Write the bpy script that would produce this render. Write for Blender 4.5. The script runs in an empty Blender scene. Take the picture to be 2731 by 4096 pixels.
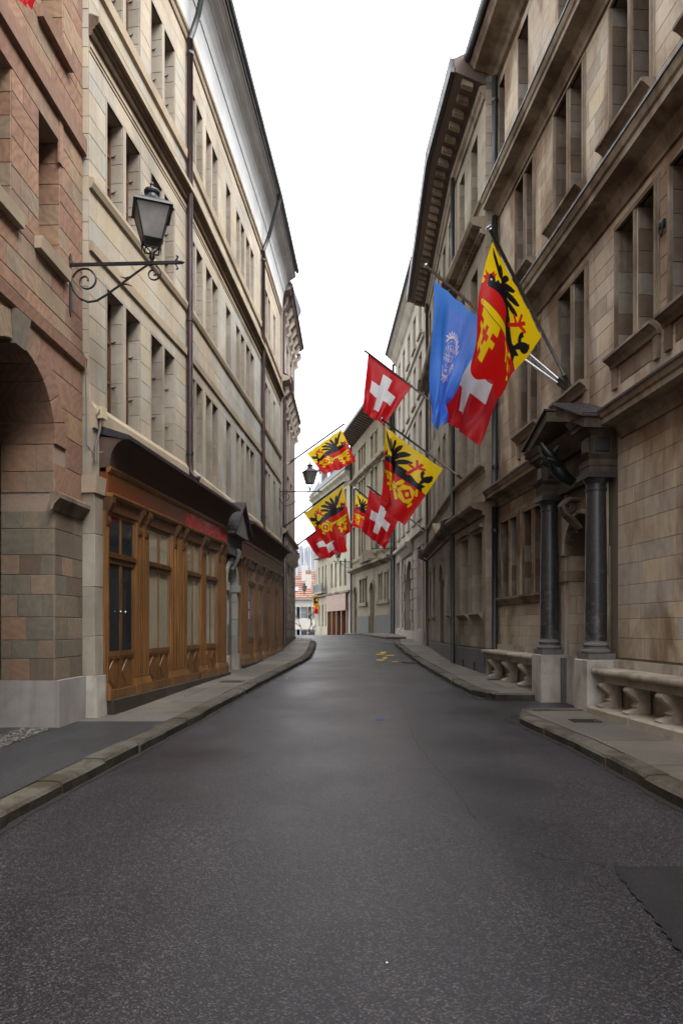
import bpy, math, random
import numpy as np
from mathutils import Vector
random.seed(11)
sc = bpy.context.scene
COL = sc.collection
R = math.radians

# ------------------------------------------------------------------ camera, sky, sun, exposure
EYE = 1.7
cam_d = bpy.data.cameras.new("camera"); cam = bpy.data.objects.new("camera", cam_d); COL.objects.link(cam)
cam.location = (0, 0, EYE); cam.rotation_euler = (R(90), 0, 0)
cam_d.sensor_fit = 'VERTICAL'; cam_d.sensor_height = 36; cam_d.sensor_width = 24; cam_d.lens = 24
cam_d.shift_y = 0.1116; cam_d.clip_start = 0.05; cam_d.clip_end = 2000
sc.camera = cam
world = bpy.data.worlds.new("World"); sc.world = world; world.use_nodes = True
wn = world.node_tree.nodes; wl = world.node_tree.links; wn.clear()
sky = wn.new('ShaderNodeTexSky'); sky.sky_type = 'NISHITA'; sky.sun_disc = False
sky.sun_elevation = R(52); sky.sun_rotation = R(125); sky.dust_density = 6.0; sky.air_density = 1.0
hs = wn.new('ShaderNodeHueSaturation'); hs.inputs['Saturation'].default_value = 0.35
bg1 = wn.new('ShaderNodeBackground'); bg1.inputs['Strength'].default_value = 0.05
bg2 = wn.new('ShaderNodeBackground'); bg2.inputs['Color'].default_value = (0.965, 0.98, 1.0, 1); bg2.inputs['Strength'].default_value = 0.85
ad = wn.new('ShaderNodeAddShader'); wo = wn.new('ShaderNodeOutputWorld')
wl.new(sky.outputs[0], hs.inputs['Color']); wl.new(hs.outputs[0], bg1.inputs['Color'])
wl.new(bg1.outputs[0], ad.inputs[0]); wl.new(bg2.outputs[0], ad.inputs[1]); wl.new(ad.outputs[0], wo.inputs['Surface'])
sun_d = bpy.data.lights.new("sun", 'SUN'); sun = bpy.data.objects.new("sun", sun_d); COL.objects.link(sun)
sun_d.energy = 1.5; sun_d.angle = R(32); sun_d.color = (1.0, 0.98, 0.95)
sun.rotation_euler = Vector((-0.55, 0.38, -0.85)).to_track_quat('-Z', 'Y').to_euler()
sc.view_settings.view_transform = 'Standard'; sc.view_settings.look = 'None'
sc.view_settings.exposure = 1.8; sc.view_settings.gamma = 1.0
sc.cycles.max_bounces = 8; sc.cycles.diffuse_bounces = 5; sc.cycles.transparent_max_bounces = 12

# ------------------------------------------------------------------ helpers
FP, CX, HY = 2731.0, 1365.5, 2505.0
def ray(px, py): return (px - CX) / FP, (HY - py) / FP
def at(px, py, Y):
    a, b = ray(px, py); return Vector((a * Y, Y, EYE + b * Y))
RY = np.array([-6, 0, 5.5, 10.6, 14.5, 18, 22.5, 27, 30, 33, 36, 40, 45, 50, 63, 90, 140, 400])
RZ = np.array([-.1, 0, .10, .20, .31, .39, .50, .66, .81, .95, 1.07, 1.15, 1.12, 1.06, .86, .2, -2, -12])
_yy = np.linspace(-6, 400, 4061); _zz = np.interp(_yy, RY, RZ)
_k = np.ones(21) / 21; _zz[10:-10] = np.convolve(_zz, _k, 'valid')
def zr(Y): return float(np.interp(Y, _yy, _zz))
def gnd(px, py, dz=0.0):
    a, b = ray(px, py); lo, hi = 1.0, 60.0
    for Y in np.linspace(2, 60, 1200):
        if EYE + b * Y <= zr(Y) + dz: hi = Y; break
    return Vector((a * hi, hi, zr(hi) + dz))

ORG = {}
def thing(name, label, cat, loc, group=None):
    o = bpy.data.objects.new(name, None); COL.objects.link(o); o.location = loc; o.empty_display_size = .2
    o["label"] = label; o["category"] = cat
    if group: o["group"] = group
    ORG[o.name] = Vector(loc); return o
def tag(o, label, cat, group=None):
    o["label"] = label; o["category"] = cat
    if group: o["group"] = group
    return o
def struct(o): o["kind"] = "structure"; return o

class MB:
    def __init__(s): s.v = []; s.f = []
    def face(s, pts):
        i = len(s.v); s.v += [tuple(p) for p in pts]; s.f.append(tuple(range(i, i + len(pts))))
    def hexa(s, p):   # 0-3 bottom loop, 4-7 top loop
        i = len(s.v); s.v += [tuple(q) for q in p]
        s.f += [tuple(i + k for k in f) for f in ((3, 2, 1, 0), (4, 5, 6, 7), (0, 1, 5, 4), (1, 2, 6, 5), (2, 3, 7, 6), (3, 0, 4, 7))]
        return s
    def fbox(s, F, u0, u1, v0, v1, w0, w1):
        return s.hexa([F.p(u0, v0, w0), F.p(u1, v0, w0), F.p(u1, v0, w1), F.p(u0, v0, w1),
                       F.p(u0, v1, w0), F.p(u1, v1, w0), F.p(u1, v1, w1), F.p(u0, v1, w1)])
    def taper(s, F, u0, u1, v0, v1, w0, w1, du=0.0, dw=0.0):
        return s.hexa([F.p(u0, v0, w0), F.p(u1, v0, w0), F.p(u1, v0, w1), F.p(u0, v0, w1),
                       F.p(u0 - du, v1, w0), F.p(u1 + du, v1, w0), F.p(u1 + du, v1, w1 + dw), F.p(u0 - du, v1, w1 + dw)])
    def box(s, x0, x1, y0, y1, z0, z1):
        return s.hexa([(x0, y0, z0), (x1, y0, z0), (x1, y1, z0), (x0, y1, z0), (x0, y0, z1), (x1, y0, z1), (x1, y1, z1), (x0, y1, z1)])
    def prism(s, F, poly, w0, w1, ch=0.0):
        n = len(poly); i = len(s.v)
        cu = sum(p[0] for p in poly) / n; cv = sum(p[1] for p in poly) / n
        s.v += [F.p(a, b, w0) for a, b in poly]
        if ch > 0:
            s.v += [F.p(a, b, w1 - ch) for a, b in poly]
            s.v += [F.p(a - math.copysign(min(ch, abs(a - cu) * .5), a - cu), b - math.copysign(min(ch, abs(b - cv) * .5), b - cv), w1) for a, b in poly]
            rings = 3
        else:
            s.v += [F.p(a, b, w1) for a, b in poly]; rings = 2
        for r in range(rings - 1):
            for k in range(n):
                a = i + r * n + k; b = i + r * n + (k + 1) % n
                s.f.append((a, b, b + n, a + n))
        s.f.append(tuple(i + (rings - 1) * n + k for k in range(n)))
        return s
    def slab(s, F, poly, w0, w1):   # prism with back
        n = len(poly); i = len(s.v); s.prism(F, poly, w0, w1); s.f.append(tuple(i + k for k in reversed(range(n)))); return s
    def sweep(s, path, side, prof, caps=True, closed=False):
        pts = [Vector(p) for p in path]; n = len(pts); nr = []
        for k in range(n):
            ds = []
            if k > 0: ds.append((pts[k] - pts[k - 1]).normalized())
            if k < n - 1: ds.append((pts[k + 1] - pts[k]).normalized())
            d = sum(ds, Vector((0, 0))) / len(ds); l = d.length; d = d / l
            nn = Vector((d.y, -d.x)) * (1 if side == 'L' else -1); nr.append(nn / max(l, .6))
        i = len(s.v); m = len(prof)
        for k in range(n):
            for w, v in prof:
                q = pts[k] + nr[k] * w; s.v.append((q.x, q.y, v))
        for k in range(n - 1):
            for j in range(m if closed else m - 1):
                a = i + k * m + j; b = i + k * m + (j + 1) % m
                s.f.append((a, b, b + m, a + m))
        if caps:
            s.f.append(tuple(i + j for j in range(m))); s.f.append(tuple(i + (n - 1) * m + j for j in reversed(range(m))))
        return s
    def tube(s, pts, r, n=8, caps=True):
        pts = [Vector(p) for p in pts]; N = len(pts)
        rr = r if isinstance(r, (list, tuple)) else [r] * N
        i = len(s.v); up = None
        for k in range(N):
            d = (pts[min(k + 1, N - 1)] - pts[max(k - 1, 0)]).normalized()
            if up is None:
                up = Vector((0, 0, 1)) if abs(d.z) < .9 else Vector((1, 0, 0))
            x = d.cross(up).normalized(); y = x.cross(d).normalized(); up = y
            for j in range(n):
                a = 2 * math.pi * j / n; s.v.append(tuple(pts[k] + x * math.cos(a) * rr[k] + y * math.sin(a) * rr[k]))
        for k in range(N - 1):
            for j in range(n):
                a = i + k * n + j; b = i + k * n + (j + 1) % n
                s.f.append((a, b, b + n, a + n))
        if caps:
            s.f.append(tuple(i + j for j in range(n))); s.f.append(tuple(i + (N - 1) * n + j for j in reversed(range(n))))
        return s
    def lathe(s, c, prof, n=24, a0=0.0, sq=False):
        i = len(s.v); c = Vector(c)
        for r, z in prof:
            for j in range(n):
                a = a0 + 2 * math.pi * j / n; s.v.append((c.x + r * math.cos(a), c.y + r * math.sin(a), c.z + z))
        m = len(prof)
        for k in range(m - 1):
            for j in range(n):
                a = i + k * n + j; b = i + k * n + (j + 1) % n
                s.f.append((a, b, b + n, a + n))
        s.f.append(tuple(i + j for j in reversed(range(n)))); s.f.append(tuple(i + (m - 1) * n + j for j in range(n)))
        return s
    def build(s, name, mat, parent=None, smooth=False):
        org = ORG[parent.name] if parent is not None else Vector((0, 0, 0))
        me = bpy.data.meshes.new(name)
        me.from_pydata([(x - org.x, y - org.y, z - org.z) for x, y, z in s.v], [], s.f)
        me.materials.append(mat)
        if smooth:
            me.polygons.foreach_set('use_smooth', [True] * len(me.polygons))
        me.update()
        o = bpy.data.objects.new(name, me); COL.objects.link(o)
        if parent is not None: o.parent = parent
        ORG[o.name] = org.copy()
        return o
    def smart(s, name, mat, parent=None, ang=35):
        o = s.build(name, mat, parent, True); o.data.set_sharp_from_angle(angle=R(ang)); return o

class Fr:
    """a vertical facade plane: u runs along it from A to B, v is the height, w points to the street"""
    def __init__(s, A, B, side):
        s.A = Vector(A[:2]); s.B = Vector(B[:2]); d = s.B - s.A; s.L = d.length; s.d = d / s.L; s.side = side
        s.n = Vector((s.d.y, -s.d.x)) * (1 if side == 'L' else -1)
    def p(s, u, v, w=0.0):
        q = s.A + s.d * u + s.n * w; return (q.x, q.y, v)
    def xy(s, u, w=0.0):
        q = s.A + s.d * u + s.n * w; return (q.x, q.y)
    def uv(s, px, py, w=0.0):
        k, b = ray(px, py); ax = s.A.x + s.n.x * w; ay = s.A.y + s.n.y * w
        u = (k * ay - ax) / (s.d.x - k * s.d.y); Y = ay + s.d.y * u
        return u, EYE + b * Y
    def U(s, px, w=0.0): return s.uv(px, 0, w)[0]
    def uy(s, Y): return (Y - s.A.y) / s.d.y
    def off(s, w):
        return Fr(s.xy(0, w), s.xy(s.L, w), s.side)
    def jamb(s, u, depth, w=0.0):     # plane of the far reveal at u, facing back along the facade
        return Fr(s.xy(u, w), s.xy(u, w - depth), 'R' if s.side == 'L' else 'L')

class Op:
    def __init__(s, u0, u1, v0, v1, depth=.28, arch=False):
        s.u0, s.u1, s.v0, s.v1, s.depth, s.arch = min(u0, u1), max(u0, u1), v0, v1, depth, arch
        s.r = (s.u1 - s.u0) / 2; s.c = (s.u0 + s.u1) / 2; s.vs = v1 - s.r
    def arc(s, n=14, k=1.0):
        return [(s.c - s.r * k * math.cos(math.pi * i / n), s.vs + s.r * k * math.sin(math.pi * i / n)) for i in range(n + 1)]

def wall(F, u0, u1, v0, v1, ops, w=0.0, mb=None, reveals=True):
    mb = mb or MB()
    us = sorted({u0, u1, *[x for o in ops for x in (o.u0, o.u1) if u0 < x < u1]})
    vs = sorted({v0, v1, *[x for o in ops for x in (o.v0, o.v1) if v0 < x < v1]})
    for a, b in zip(us, us[1:]):
        run = None
        for c, d in zip(vs, vs[1:]):
            hole = any(o.u0 - 1e-5 <= a and b <= o.u1 + 1e-5 and o.v0 - 1e-5 <= c and d <= o.v1 + 1e-5 for o in ops)
            if hole:
                if run: mb.face([F.p(a, run[0], w), F.p(b, run[0], w), F.p(b, run[1], w), F.p(a, run[1], w)]); run = None
            else: run = (run[0] if run else c, d)
        if run: mb.face([F.p(a, run[0], w), F.p(b, run[0], w), F.p(b, run[1], w), F.p(a, run[1], w)])
    for o in ops:
        i = w - o.depth
        if o.arch:
            arc = o.arc()
            for (a, b), (c, d) in zip(arc, arc[1:]):
                mb.face([F.p(a, b, w), F.p(c, d, w), F.p(c, o.v1, w), F.p(a, o.v1, w)])
                if reveals: mb.face([F.p(a, b, w), F.p(c, d, w), F.p(c, d, i), F.p(a, b, i)])
            top = o.vs
        else:
            top = o.v1
            if reveals: mb.face([F.p(o.u0, top, w), F.p(o.u1, top, w), F.p(o.u1, top, i), F.p(o.u0, top, i)])
        if reveals:
            for u in (o.u0, o.u1): mb.face([F.p(u, o.v0, w), F.p(u, top, w), F.p(u, top, i), F.p(u, o.v0, i)])
            mb.face([F.p(o.u0, o.v0, w), F.p(o.u1, o.v0, w), F.p(o.u1, o.v0, i), F.p(o.u0, o.v0, i)])
    return mb

def shell(parent, F, v0, v1, depth=5.0, w=-.02):
    """the rest of the house behind a facade: end walls, back and ceiling, so that no light leaks in"""
    mb = MB(); mb.fbox(F, .003, .05, v0, v1, -depth, w); mb.build('end_wall', M['housewall_d'], parent)
    mb = MB(); mb.fbox(F, F.L - .05, F.L - .003, v0, v1, -depth, w); mb.build('end_wall', M['housewall_d'], parent)
    mb = MB(); mb.fbox(F, .05, F.L - .05, v0, v1 - .1, -depth, -depth + .1); mb.build('rear_wall', M['housewall_d'], parent)
    mb = MB(); mb.fbox(F, .05, F.L - .05, v1 - .1, v1 - .01, -depth, w); mb.build('ceiling', M['housewall_d'], parent)

def catmull(ctrl, ts):
    ctrl = np.asarray(ctrl, float); n = len(ctrl); P = np.concatenate([[2 * ctrl[0] - ctrl[1]], ctrl, [2 * ctrl[-1] - ctrl[-2]]]); out = []
    for t_ in ts:
        f = min(t_ * (n - 1), n - 1 - 1e-9); i = int(f); f -= i; p0, p1, p2, p3 = P[i], P[i + 1], P[i + 2], P[i + 3]
        out.append(.5 * (2 * p1 + (p2 - p0) * f + (2 * p0 - 5 * p1 + 4 * p2 - p3) * f * f + (3 * p1 - p0 - 3 * p2 + p3) * f ** 3))
    return np.array(out)
def courses(vs, h):
    out = [vs[0]]
    for a, b in zip(vs, vs[1:]):
        n = max(1, round((b - a) / h)); rj = random.Random(int(a * 1000) * 7 + int(b * 1000)); out += [a + (b - a) * (k + 1 + (rj.uniform(-.17, .17) if k < n - 1 else 0)) / n for k in range(n)]
    return out

def ashlar(pool, F, u0, u1, rows, ops, lens, mat, proud=.012, gap=.007, circ=None, seed=0, w=0.0):
    rnd = random.Random(seed)
    for k, (a, b) in enumerate(zip(rows, rows[1:])):
        iv = [(u0, u1)]
        for o in ops:
            if o.v0 < b - .02 and o.v1 > a + .02:
                nx = []
                for p, q in iv:
                    if o.u1 <= p or o.u0 >= q: nx.append((p, q)); continue
                    if o.u0 > p: nx.append((p, o.u0))
                    if o.u1 < q: nx.append((o.u1, q))
                iv = nx
        for p, q in iv:
            x = p; first = True
            while x < q - .02:
                l = rnd.uniform(*lens)
                if first and k % 2: l *= .55
                first = False
                if q - (x + l) < lens[0] * .45: l = q - x
                y = min(x + l, q)
                polys = [[(x + gap / 2, a + gap / 2), (y - gap / 2, a + gap / 2), (y - gap / 2, b - gap / 2), (x + gap / 2, b - gap / 2)]]
                if circ:
                    cu, cv, cr = circ; res = []
                    for pl in polys:
                        ua, ub = pl[0][0], pl[1][0]; va, vb = pl[0][1], pl[2][1]
                        if vb <= cv + .01 or va >= cv + cr: res.append(pl); continue
                        vv = [va + (vb - va) * t / 3 for t in range(4)]
                        hw = [math.sqrt(max(cr * cr - max(t - cv, 0) ** 2, 0)) if t < cv + cr else 0 for t in vv]
                        if ub <= cu - max(hw) or ua >= cu + max(hw): res.append(pl); continue
                        if ua < cu - min(hw) and ua < cu:
                            e = [(min(max(cu - h, ua + .002), ub), t) for h, t in zip(hw, vv)]
                            res.append([(ua, va)] + e + [(ua, vb)])
                        if ub > cu + min(hw) and ub > cu:
                            e = [(max(min(cu + h, ub - .002), ua), t) for h, t in zip(hw, vv)]
                            res.append([(ub, vb)] + e[::-1] + [(ub, va)])
                    polys = res
                for pl in polys: pool.append((F, pl, mat, w, proud + rnd.uniform(0, .003)))
                x = y
def emit(pool, parent, limit=300, name='stone_block', rest='stone_facing'):
    def score(e):
        F, pl, m, w, pr = e; q = []
        for u, v in pl:
            x, y, z = F.p(u, v, w)
            if y < .5: return 0
            q.append((CX + FP * x / y, HY - FP * (z - EYE) / y))
        xs = [a for a, b in q]; ys = [b for a, b in q]
        if max(xs) < 0 or min(xs) > 2731 or max(ys) < 0 or min(ys) > 4096: return 0
        s = 0
        for (a, b), (c, d) in zip(q, q[1:] + q[:1]): s += a * d - c * b
        return abs(s) / 2
    es = sorted(((score(e), i) for i, e in enumerate(pool)), reverse=True)
    left = {}
    for k, (s, i) in enumerate(es):
        F, pl, m, w, pr = pool[i]
        if k < limit and s > 130:
            MB().prism(F, pl, w, w + pr, .004).build(name, m, parent)
        else:
            left.setdefault(m.name, (m, MB()))[1].prism(F, pl, w, w + pr)
    for m, mb in left.values():
        o = mb.build(rest, m, parent); o["kind"] = "stuff"
# ------------------------------------------------------------------ materials
def mat(name):
    m = bpy.data.materials.new(name); m.use_nodes = True; nt = m.node_tree
    b = nt.nodes['Principled BSDF']; return m, nt, b
def N(nt, t, **kw):
    n = nt.nodes.new(t)
    for k, v in kw.items():
        if k in n.inputs: n.inputs[k].default_value = v
        else: setattr(n, k, v)
    return n
def L(nt, a, b): nt.links.new(a, b)
def pos(nt, sc=(1, 1, 1)):
    g = N(nt, 'ShaderNodeNewGeometry'); m = N(nt, 'ShaderNodeMapping'); m.inputs['Scale'].default_value = sc
    L(nt, g.outputs['Position'], m.inputs['Vector']); return m.outputs[0], g
def ramp(nt, fac, stops, interp='LINEAR'):
    r = N(nt, 'ShaderNodeValToRGB'); r.color_ramp.interpolation = interp; e = r.color_ramp.elements
    while len(e) < len(stops): e.new(.5)
    for k, (p, c) in enumerate(stops):
        e[k].position = p; e[k].color = (*c, 1) if len(c) == 3 else c
    L(nt, fac, r.inputs[0]); return r.outputs[0]
def mixc(nt, fac, a, b, mode='MIX'):
    n = N(nt, 'ShaderNodeMix', data_type='RGBA', blend_type=mode)
    if isinstance(fac, (int, float)): n.inputs[0].default_value = fac
    else: L(nt, fac, n.inputs[0])
    for i, v in ((6, a), (7, b)):
        if isinstance(v, tuple): n.inputs[i].default_value = (*v, 1)
        else: L(nt, v, n.inputs[i])
    return n.outputs[2]
def math_(nt, op, a, b=None):
    n = N(nt, 'ShaderNodeMath', operation=op)
    for i, v in ((0, a), (1, b)):
        if v is None: continue
        if isinstance(v, (int, float)): n.inputs[i].default_value = v
        else: L(nt, v, n.inputs[i])
    return n.outputs[0]
def noise(nt, vec, scale, detail=4, rough=.55, dist=0):
    n = N(nt, 'ShaderNodeTexNoise', Scale=scale, Detail=detail, Roughness=rough, Distortion=dist); L(nt, vec, n.inputs['Vector']); return n.outputs[0]
def bump(nt, h, b, strength=.3, dist=.01):
    n = N(nt, 'ShaderNodeBump', Strength=strength, Distance=dist); L(nt, h, n.inputs['Height']); L(nt, n.outputs[0], b.inputs['Normal'])
def lin(c): return tuple(((x / 255) / 12.92 if x / 255 < .04045 else ((x / 255 + .055) / 1.055) ** 2.4) for x in c)

def stone(name, cols, rough=.85, grain=14, streak=0.0, stain=None, stain_amt=.5, bumps=.25, mottle=.25, vein=0.0, stain_scale=.7, drip=0.0, dk=.60):
    def mute(c): y = .3 * c[0] + .6 * c[1] + .1 * c[2]; return tuple((x * .84 + y * .16) * dk for x in c)
    cols = [mute(c) for c in cols]; stain = mute(stain) if stain else None
    m, nt, b = mat(name); v, g = pos(nt)
    oi = N(nt, 'ShaderNodeObjectInfo')
    rv = math_(nt, 'FRACT', math_(nt, 'ADD', oi.outputs['Random'], math_(nt, 'MULTIPLY', g.outputs['Random Per Island'], 7.31)))
    cols = cols * 2 if len(cols) == 1 else cols; n = len(cols); col = ramp(nt, rv, [(k / max(n - 1, 1), c) for k, c in enumerate(cols)])
    n1 = noise(nt, v, grain, 8, .7)
    col = mixc(nt, 1.0, col, ramp(nt, n1, [(.25, (1 - mottle,) * 3), (.75, (1 + mottle * .35,) * 3)]), 'MULTIPLY')
    n0 = noise(nt, v, .9, 3, .5)
    col = mixc(nt, 1.0, col, ramp(nt, n0, [(.3, (.84, .82, .80)), (.7, (1.06, 1.06, 1.06))]), 'MULTIPLY')
    if vein > 0:       # bedded sandstone: wavy bands whose direction turns from block to block
        mp = N(nt, 'ShaderNodeMapping'); L(nt, g.outputs['Position'], mp.inputs['Vector'])
        cx = N(nt, 'ShaderNodeCombineXYZ'); ang = math_(nt, 'MULTIPLY', rv, 2.6); L(nt, ang, cx.inputs[0]); L(nt, math_(nt, 'MULTIPLY', rv, 5.0), cx.inputs[2]); L(nt, cx.outputs[0], mp.inputs['Rotation'])
        wv = N(nt, 'ShaderNodeTexWave', Scale=3.2, Distortion=7.0, Detail=3.0); wv.inputs['Detail Scale'].default_value = 1.6; L(nt, mp.outputs[0], wv.inputs['Vector'])
        col = mixc(nt, vein, col, mixc(nt, 1.0, col, ramp(nt, wv.outputs[1], [(.1, (.72, .66, .62)), (.5, (1, 1, 1)), (.9, (1.12, 1.02, .92))]), 'MULTIPLY'))
    if stain:
        sv, _ = pos(nt, (1, 1, .55)); s1 = noise(nt, sv, stain_scale, 5, .6, .4)
        f = math_(nt, 'MULTIPLY', ramp(nt, s1, [(.46, (0, 0, 0)), (.6, (1, 1, 1))]), stain_amt); col = mixc(nt, f, col, stain)
    if drip > 0:
        dv, _ = pos(nt, (9, 9, .5)); d1 = noise(nt, dv, 1.0, 4, .6)
        f = math_(nt, 'MULTIPLY', ramp(nt, d1, [(.52, (0, 0, 0)), (.75, (1, 1, 1))]), drip); col = mixc(nt, f, col, stain or (.06, .05, .045))
    L(nt, col, b.inputs['Base Color']); b.inputs['Roughness'].default_value = rough; b.inputs['Specular IOR Level'].default_value = .25
    bump(nt, n1, b, bumps, .012); return m
def plain(name, col, rough=.5, metal=0.0, var=.12, scale=20, bmp=.05, coat=0.0):
    m, nt, b = mat(name); v, g = pos(nt); n1 = noise(nt, v, scale, 4)
    c = mixc(nt, 1.0, col, ramp(nt, n1, [(.3, (1 - var,) * 3), (.7, (1 + var,) * 3)]), 'MULTIPLY')
    L(nt, c, b.inputs['Base Color']); b.inputs['Metallic'].default_value = metal
    rr = ramp(nt, n1, [(.3, (max(rough - .1, 0),) * 3), (.7, (min(rough + .1, 1),) * 3)]); L(nt, rr, b.inputs['Roughness'])
    if coat: b.inputs['Coat Weight'].default_value = coat; b.inputs['Coat Roughness'].default_value = .15
    if bmp: bump(nt, n1, b, bmp, .01)
    return m
def wood(name, c0, c1, c2, rough=.4, coat=.3):
    m, nt, b = mat(name); v, g = pos(nt, (22, 22, 1.1)); n1 = noise(nt, v, 1.0, 6, .6, .6); v2, _ = pos(nt, (1.2, 1.2, .8)); n2 = noise(nt, v2, 1.0, 3)
    oi = N(nt, 'ShaderNodeObjectInfo')
    c = ramp(nt, n1, [(.25, c0), (.5, c1), (.75, c2)])
    c = mixc(nt, 1.0, c, ramp(nt, n2, [(.3, (.62, .58, .55)), (.7, (1.12, 1.1, 1.05))]), 'MULTIPLY')
    c = mixc(nt, 1.0, c, ramp(nt, oi.outputs['Random'], [(0, (.86, .84, .82)), (1, (1.1, 1.08, 1.05))]), 'MULTIPLY')
    L(nt, c, b.inputs['Base Color']); b.inputs['Roughness'].default_value = rough; b.inputs['Coat Weight'].default_value = coat; b.inputs['Coat Roughness'].default_value = .2
    bump(nt, n1, b, .12, .004); return m

M = {}
M['pink'] = stone('pink_sandstone', [lin((182, 138, 110)), lin((170, 128, 106)), lin((190, 146, 114)), lin((162, 122, 102)), lin((178, 134, 106)), lin((168, 152, 130)), lin((192, 154, 116)), lin((162, 148, 128))], grain=10, vein=.5, mottle=.25, stain=lin((128, 98, 80)), stain_amt=.35)
M['pink_mortar'] = stone('sandstone_mortar', [lin((186, 158, 138))], grain=30)
M['pink_trim'] = stone('sandstone_trim', [lin((174, 132, 108)), lin((182, 140, 112)), lin((162, 124, 102))], grain=10, vein=.3)
M['pier'] = stone('pier_stone', [lin((146, 122, 104)), lin((150, 142, 124)), lin((142, 134, 118)), lin((166, 150, 126)), lin((138, 114, 98)), lin((148, 142, 124)), lin((190, 146, 114)), lin((168, 154, 132))], grain=12, mottle=.25, vein=.25, stain=lin((108, 94, 78)), stain_amt=.4, drip=.2)
M['beige'] = stone('beige_molasse', [lin((206, 191, 168)), lin((198, 182, 157)), lin((191, 184, 169)), lin((212, 197, 174)), lin((203, 186, 152)), lin((184, 182, 172)), lin((207, 189, 162))], grain=8, mottle=.14, drip=.25, stain=lin((140, 122, 100)), stain_amt=.3, dk=.68)
M['beige_mortar'] = stone('beige_mortar', [lin((186, 168, 140))], grain=30)
M['beige_trim'] = stone('beige_trim', [lin((196, 176, 148)), lin((188, 168, 138)), lin((202, 184, 156))], grain=8, mottle=.12, stain=lin((110, 92, 70)), stain_amt=.35, dk=.7)
M['cornice_dark'] = stone('weathered_cornice', [lin((136, 114, 90))], grain=10, mottle=.2, stain=lin((84, 66, 48)), stain_amt=.5)
M['jamb'] = stone('jamb_stone', [lin((186, 175, 158)), lin((178, 165, 146)), lin((194, 183, 166))], grain=9, mottle=.15, drip=.2, stain=lin((120, 106, 88)), dk=.68)
M['grey'] = stone('grey_limestone', [lin((190, 190, 184)), lin((196, 193, 184)), lin((184, 185, 179)), lin((200, 193, 176))], grain=9, mottle=.14, drip=.15, stain=lin((140, 132, 118)), dk=.68)
M['plaster'] = stone('painted_eave_board', [lin((214, 217, 220))], grain=3, mottle=.10, bumps=.05, dk=.72)
M['soot'] = stone('sooty_molasse', [lin((188, 172, 150)), lin((182, 164, 140)), lin((174, 160, 140)), lin((192, 176, 152)), lin((154, 142, 126)), lin((180, 169, 155)), lin((196, 178, 144)), lin((170, 160, 148))], grain=9, mottle=.16, stain=lin((116, 88, 62)), stain_amt=.85, drip=.4, stain_scale=.7, dk=.98)
M['soot_dark'] = stone('blackened_portal_stone', [lin((112, 98, 82)), lin((100, 86, 70)), lin((122, 108, 90))], grain=9, mottle=.3, stain=lin((62, 50, 40)), stain_amt=.8, drip=.5, stain_scale=1.2)
M['soot_mortar'] = stone('sooty_mortar', [lin((142, 126, 106))], grain=30)
M['soot_trim'] = stone('sooty_trim', [lin((160, 144, 122)), lin((150, 132, 110)), lin((166, 150, 128))], grain=9, mottle=.22, stain=lin((88, 66, 46)), stain_amt=.8, drip=.45, dk=.78, stain_scale=.9)
M['soot_jamb'] = stone('sooty_jamb', [lin((150, 136, 118)), lin((128, 106, 82)), lin((166, 156, 144)), lin((116, 94, 70))], grain=7, mottle=.3, drip=.4, stain=lin((72, 54, 40)), stain_amt=.5, dk=.7)
M['r2'] = stone('worn_molasse', [lin((172, 162, 142)), lin((164, 150, 126)), lin((178, 168, 148)), lin((156, 142, 120))], grain=9, mottle=.2, stain=lin((110, 92, 70)), stain_amt=.5, drip=.3, dk=.72)
M['r2_mortar'] = stone('worn_mortar', [lin((136, 124, 106))], grain=30)
M['r3'] = stone('pale_plaster', [lin((206, 198, 182)), lin((200, 192, 176))], grain=5, mottle=.1, bumps=.08, drip=.15, stain=lin((150, 138, 118)), dk=.68)
M['r3g'] = stone('pinkish_limestone', [lin((186, 172, 158)), lin((178, 164, 152)), lin((194, 180, 166))], grain=8, mottle=.15)
M['r4'] = stone('ochre_molasse', [lin((182, 170, 142)), lin((174, 160, 132)), lin((190, 178, 150))], grain=6, mottle=.2, stain=lin((126, 108, 80)), stain_amt=.5, drip=.2)
M['r5'] = stone('cream_plaster', [lin((204, 196, 170))], grain=4, mottle=.1, bumps=.06, drip=.15, stain=lin((150, 138, 112)))
M['greyband'] = stone('grey_plinth_stone', [lin((138, 136, 134)), lin((128, 127, 126))], grain=9)
M['white_stone'] = stone('white_marble_block', [lin((208, 202, 192)), lin((200, 193, 182)), lin((218, 213, 204))], grain=6, mottle=.16, stain=lin((120, 104, 88)), stain_amt=.5, drip=.25, stain_scale=1.6, bumps=.5, dk=.78)
M['bench'] = stone('bench_marble', [lin((198, 186, 168)), lin((188, 174, 154)), lin((204, 192, 176))], grain=9, mottle=.22, stain=lin((112, 92, 72)), stain_amt=.45, stain_scale=2.2, bumps=.4, dk=.76)
M['kerb'] = stone('kerb_granite', [lin((136, 129, 116)), lin((126, 119, 107)), lin((144, 134, 118)), lin((118, 111, 100))], grain=45, mottle=.5, stain=lin((84, 68, 42)), stain_amt=.75, stain_scale=2.0, bumps=.9)
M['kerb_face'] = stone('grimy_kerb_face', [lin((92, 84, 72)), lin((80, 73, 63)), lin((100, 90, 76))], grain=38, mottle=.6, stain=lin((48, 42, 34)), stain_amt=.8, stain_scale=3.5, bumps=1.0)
M['slab'] = stone('paving_slab', [lin((132, 125, 118)), lin((122, 117, 112)), lin((146, 134, 122)), lin((132, 124, 112)), lin((150, 138, 124))], rough=.6, grain=18, mottle=.25, stain=lin((92, 86, 72)), stain_amt=.45, bumps=.3, dk=.72)
M['plinth_grey'] = stone('grey_white_plinth', [lin((190, 184, 178)), lin((182, 176, 170))], grain=5, mottle=.2, drip=.3, stain=lin((110, 98, 86)), stain_amt=.25, bumps=.4, dk=.66)
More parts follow.
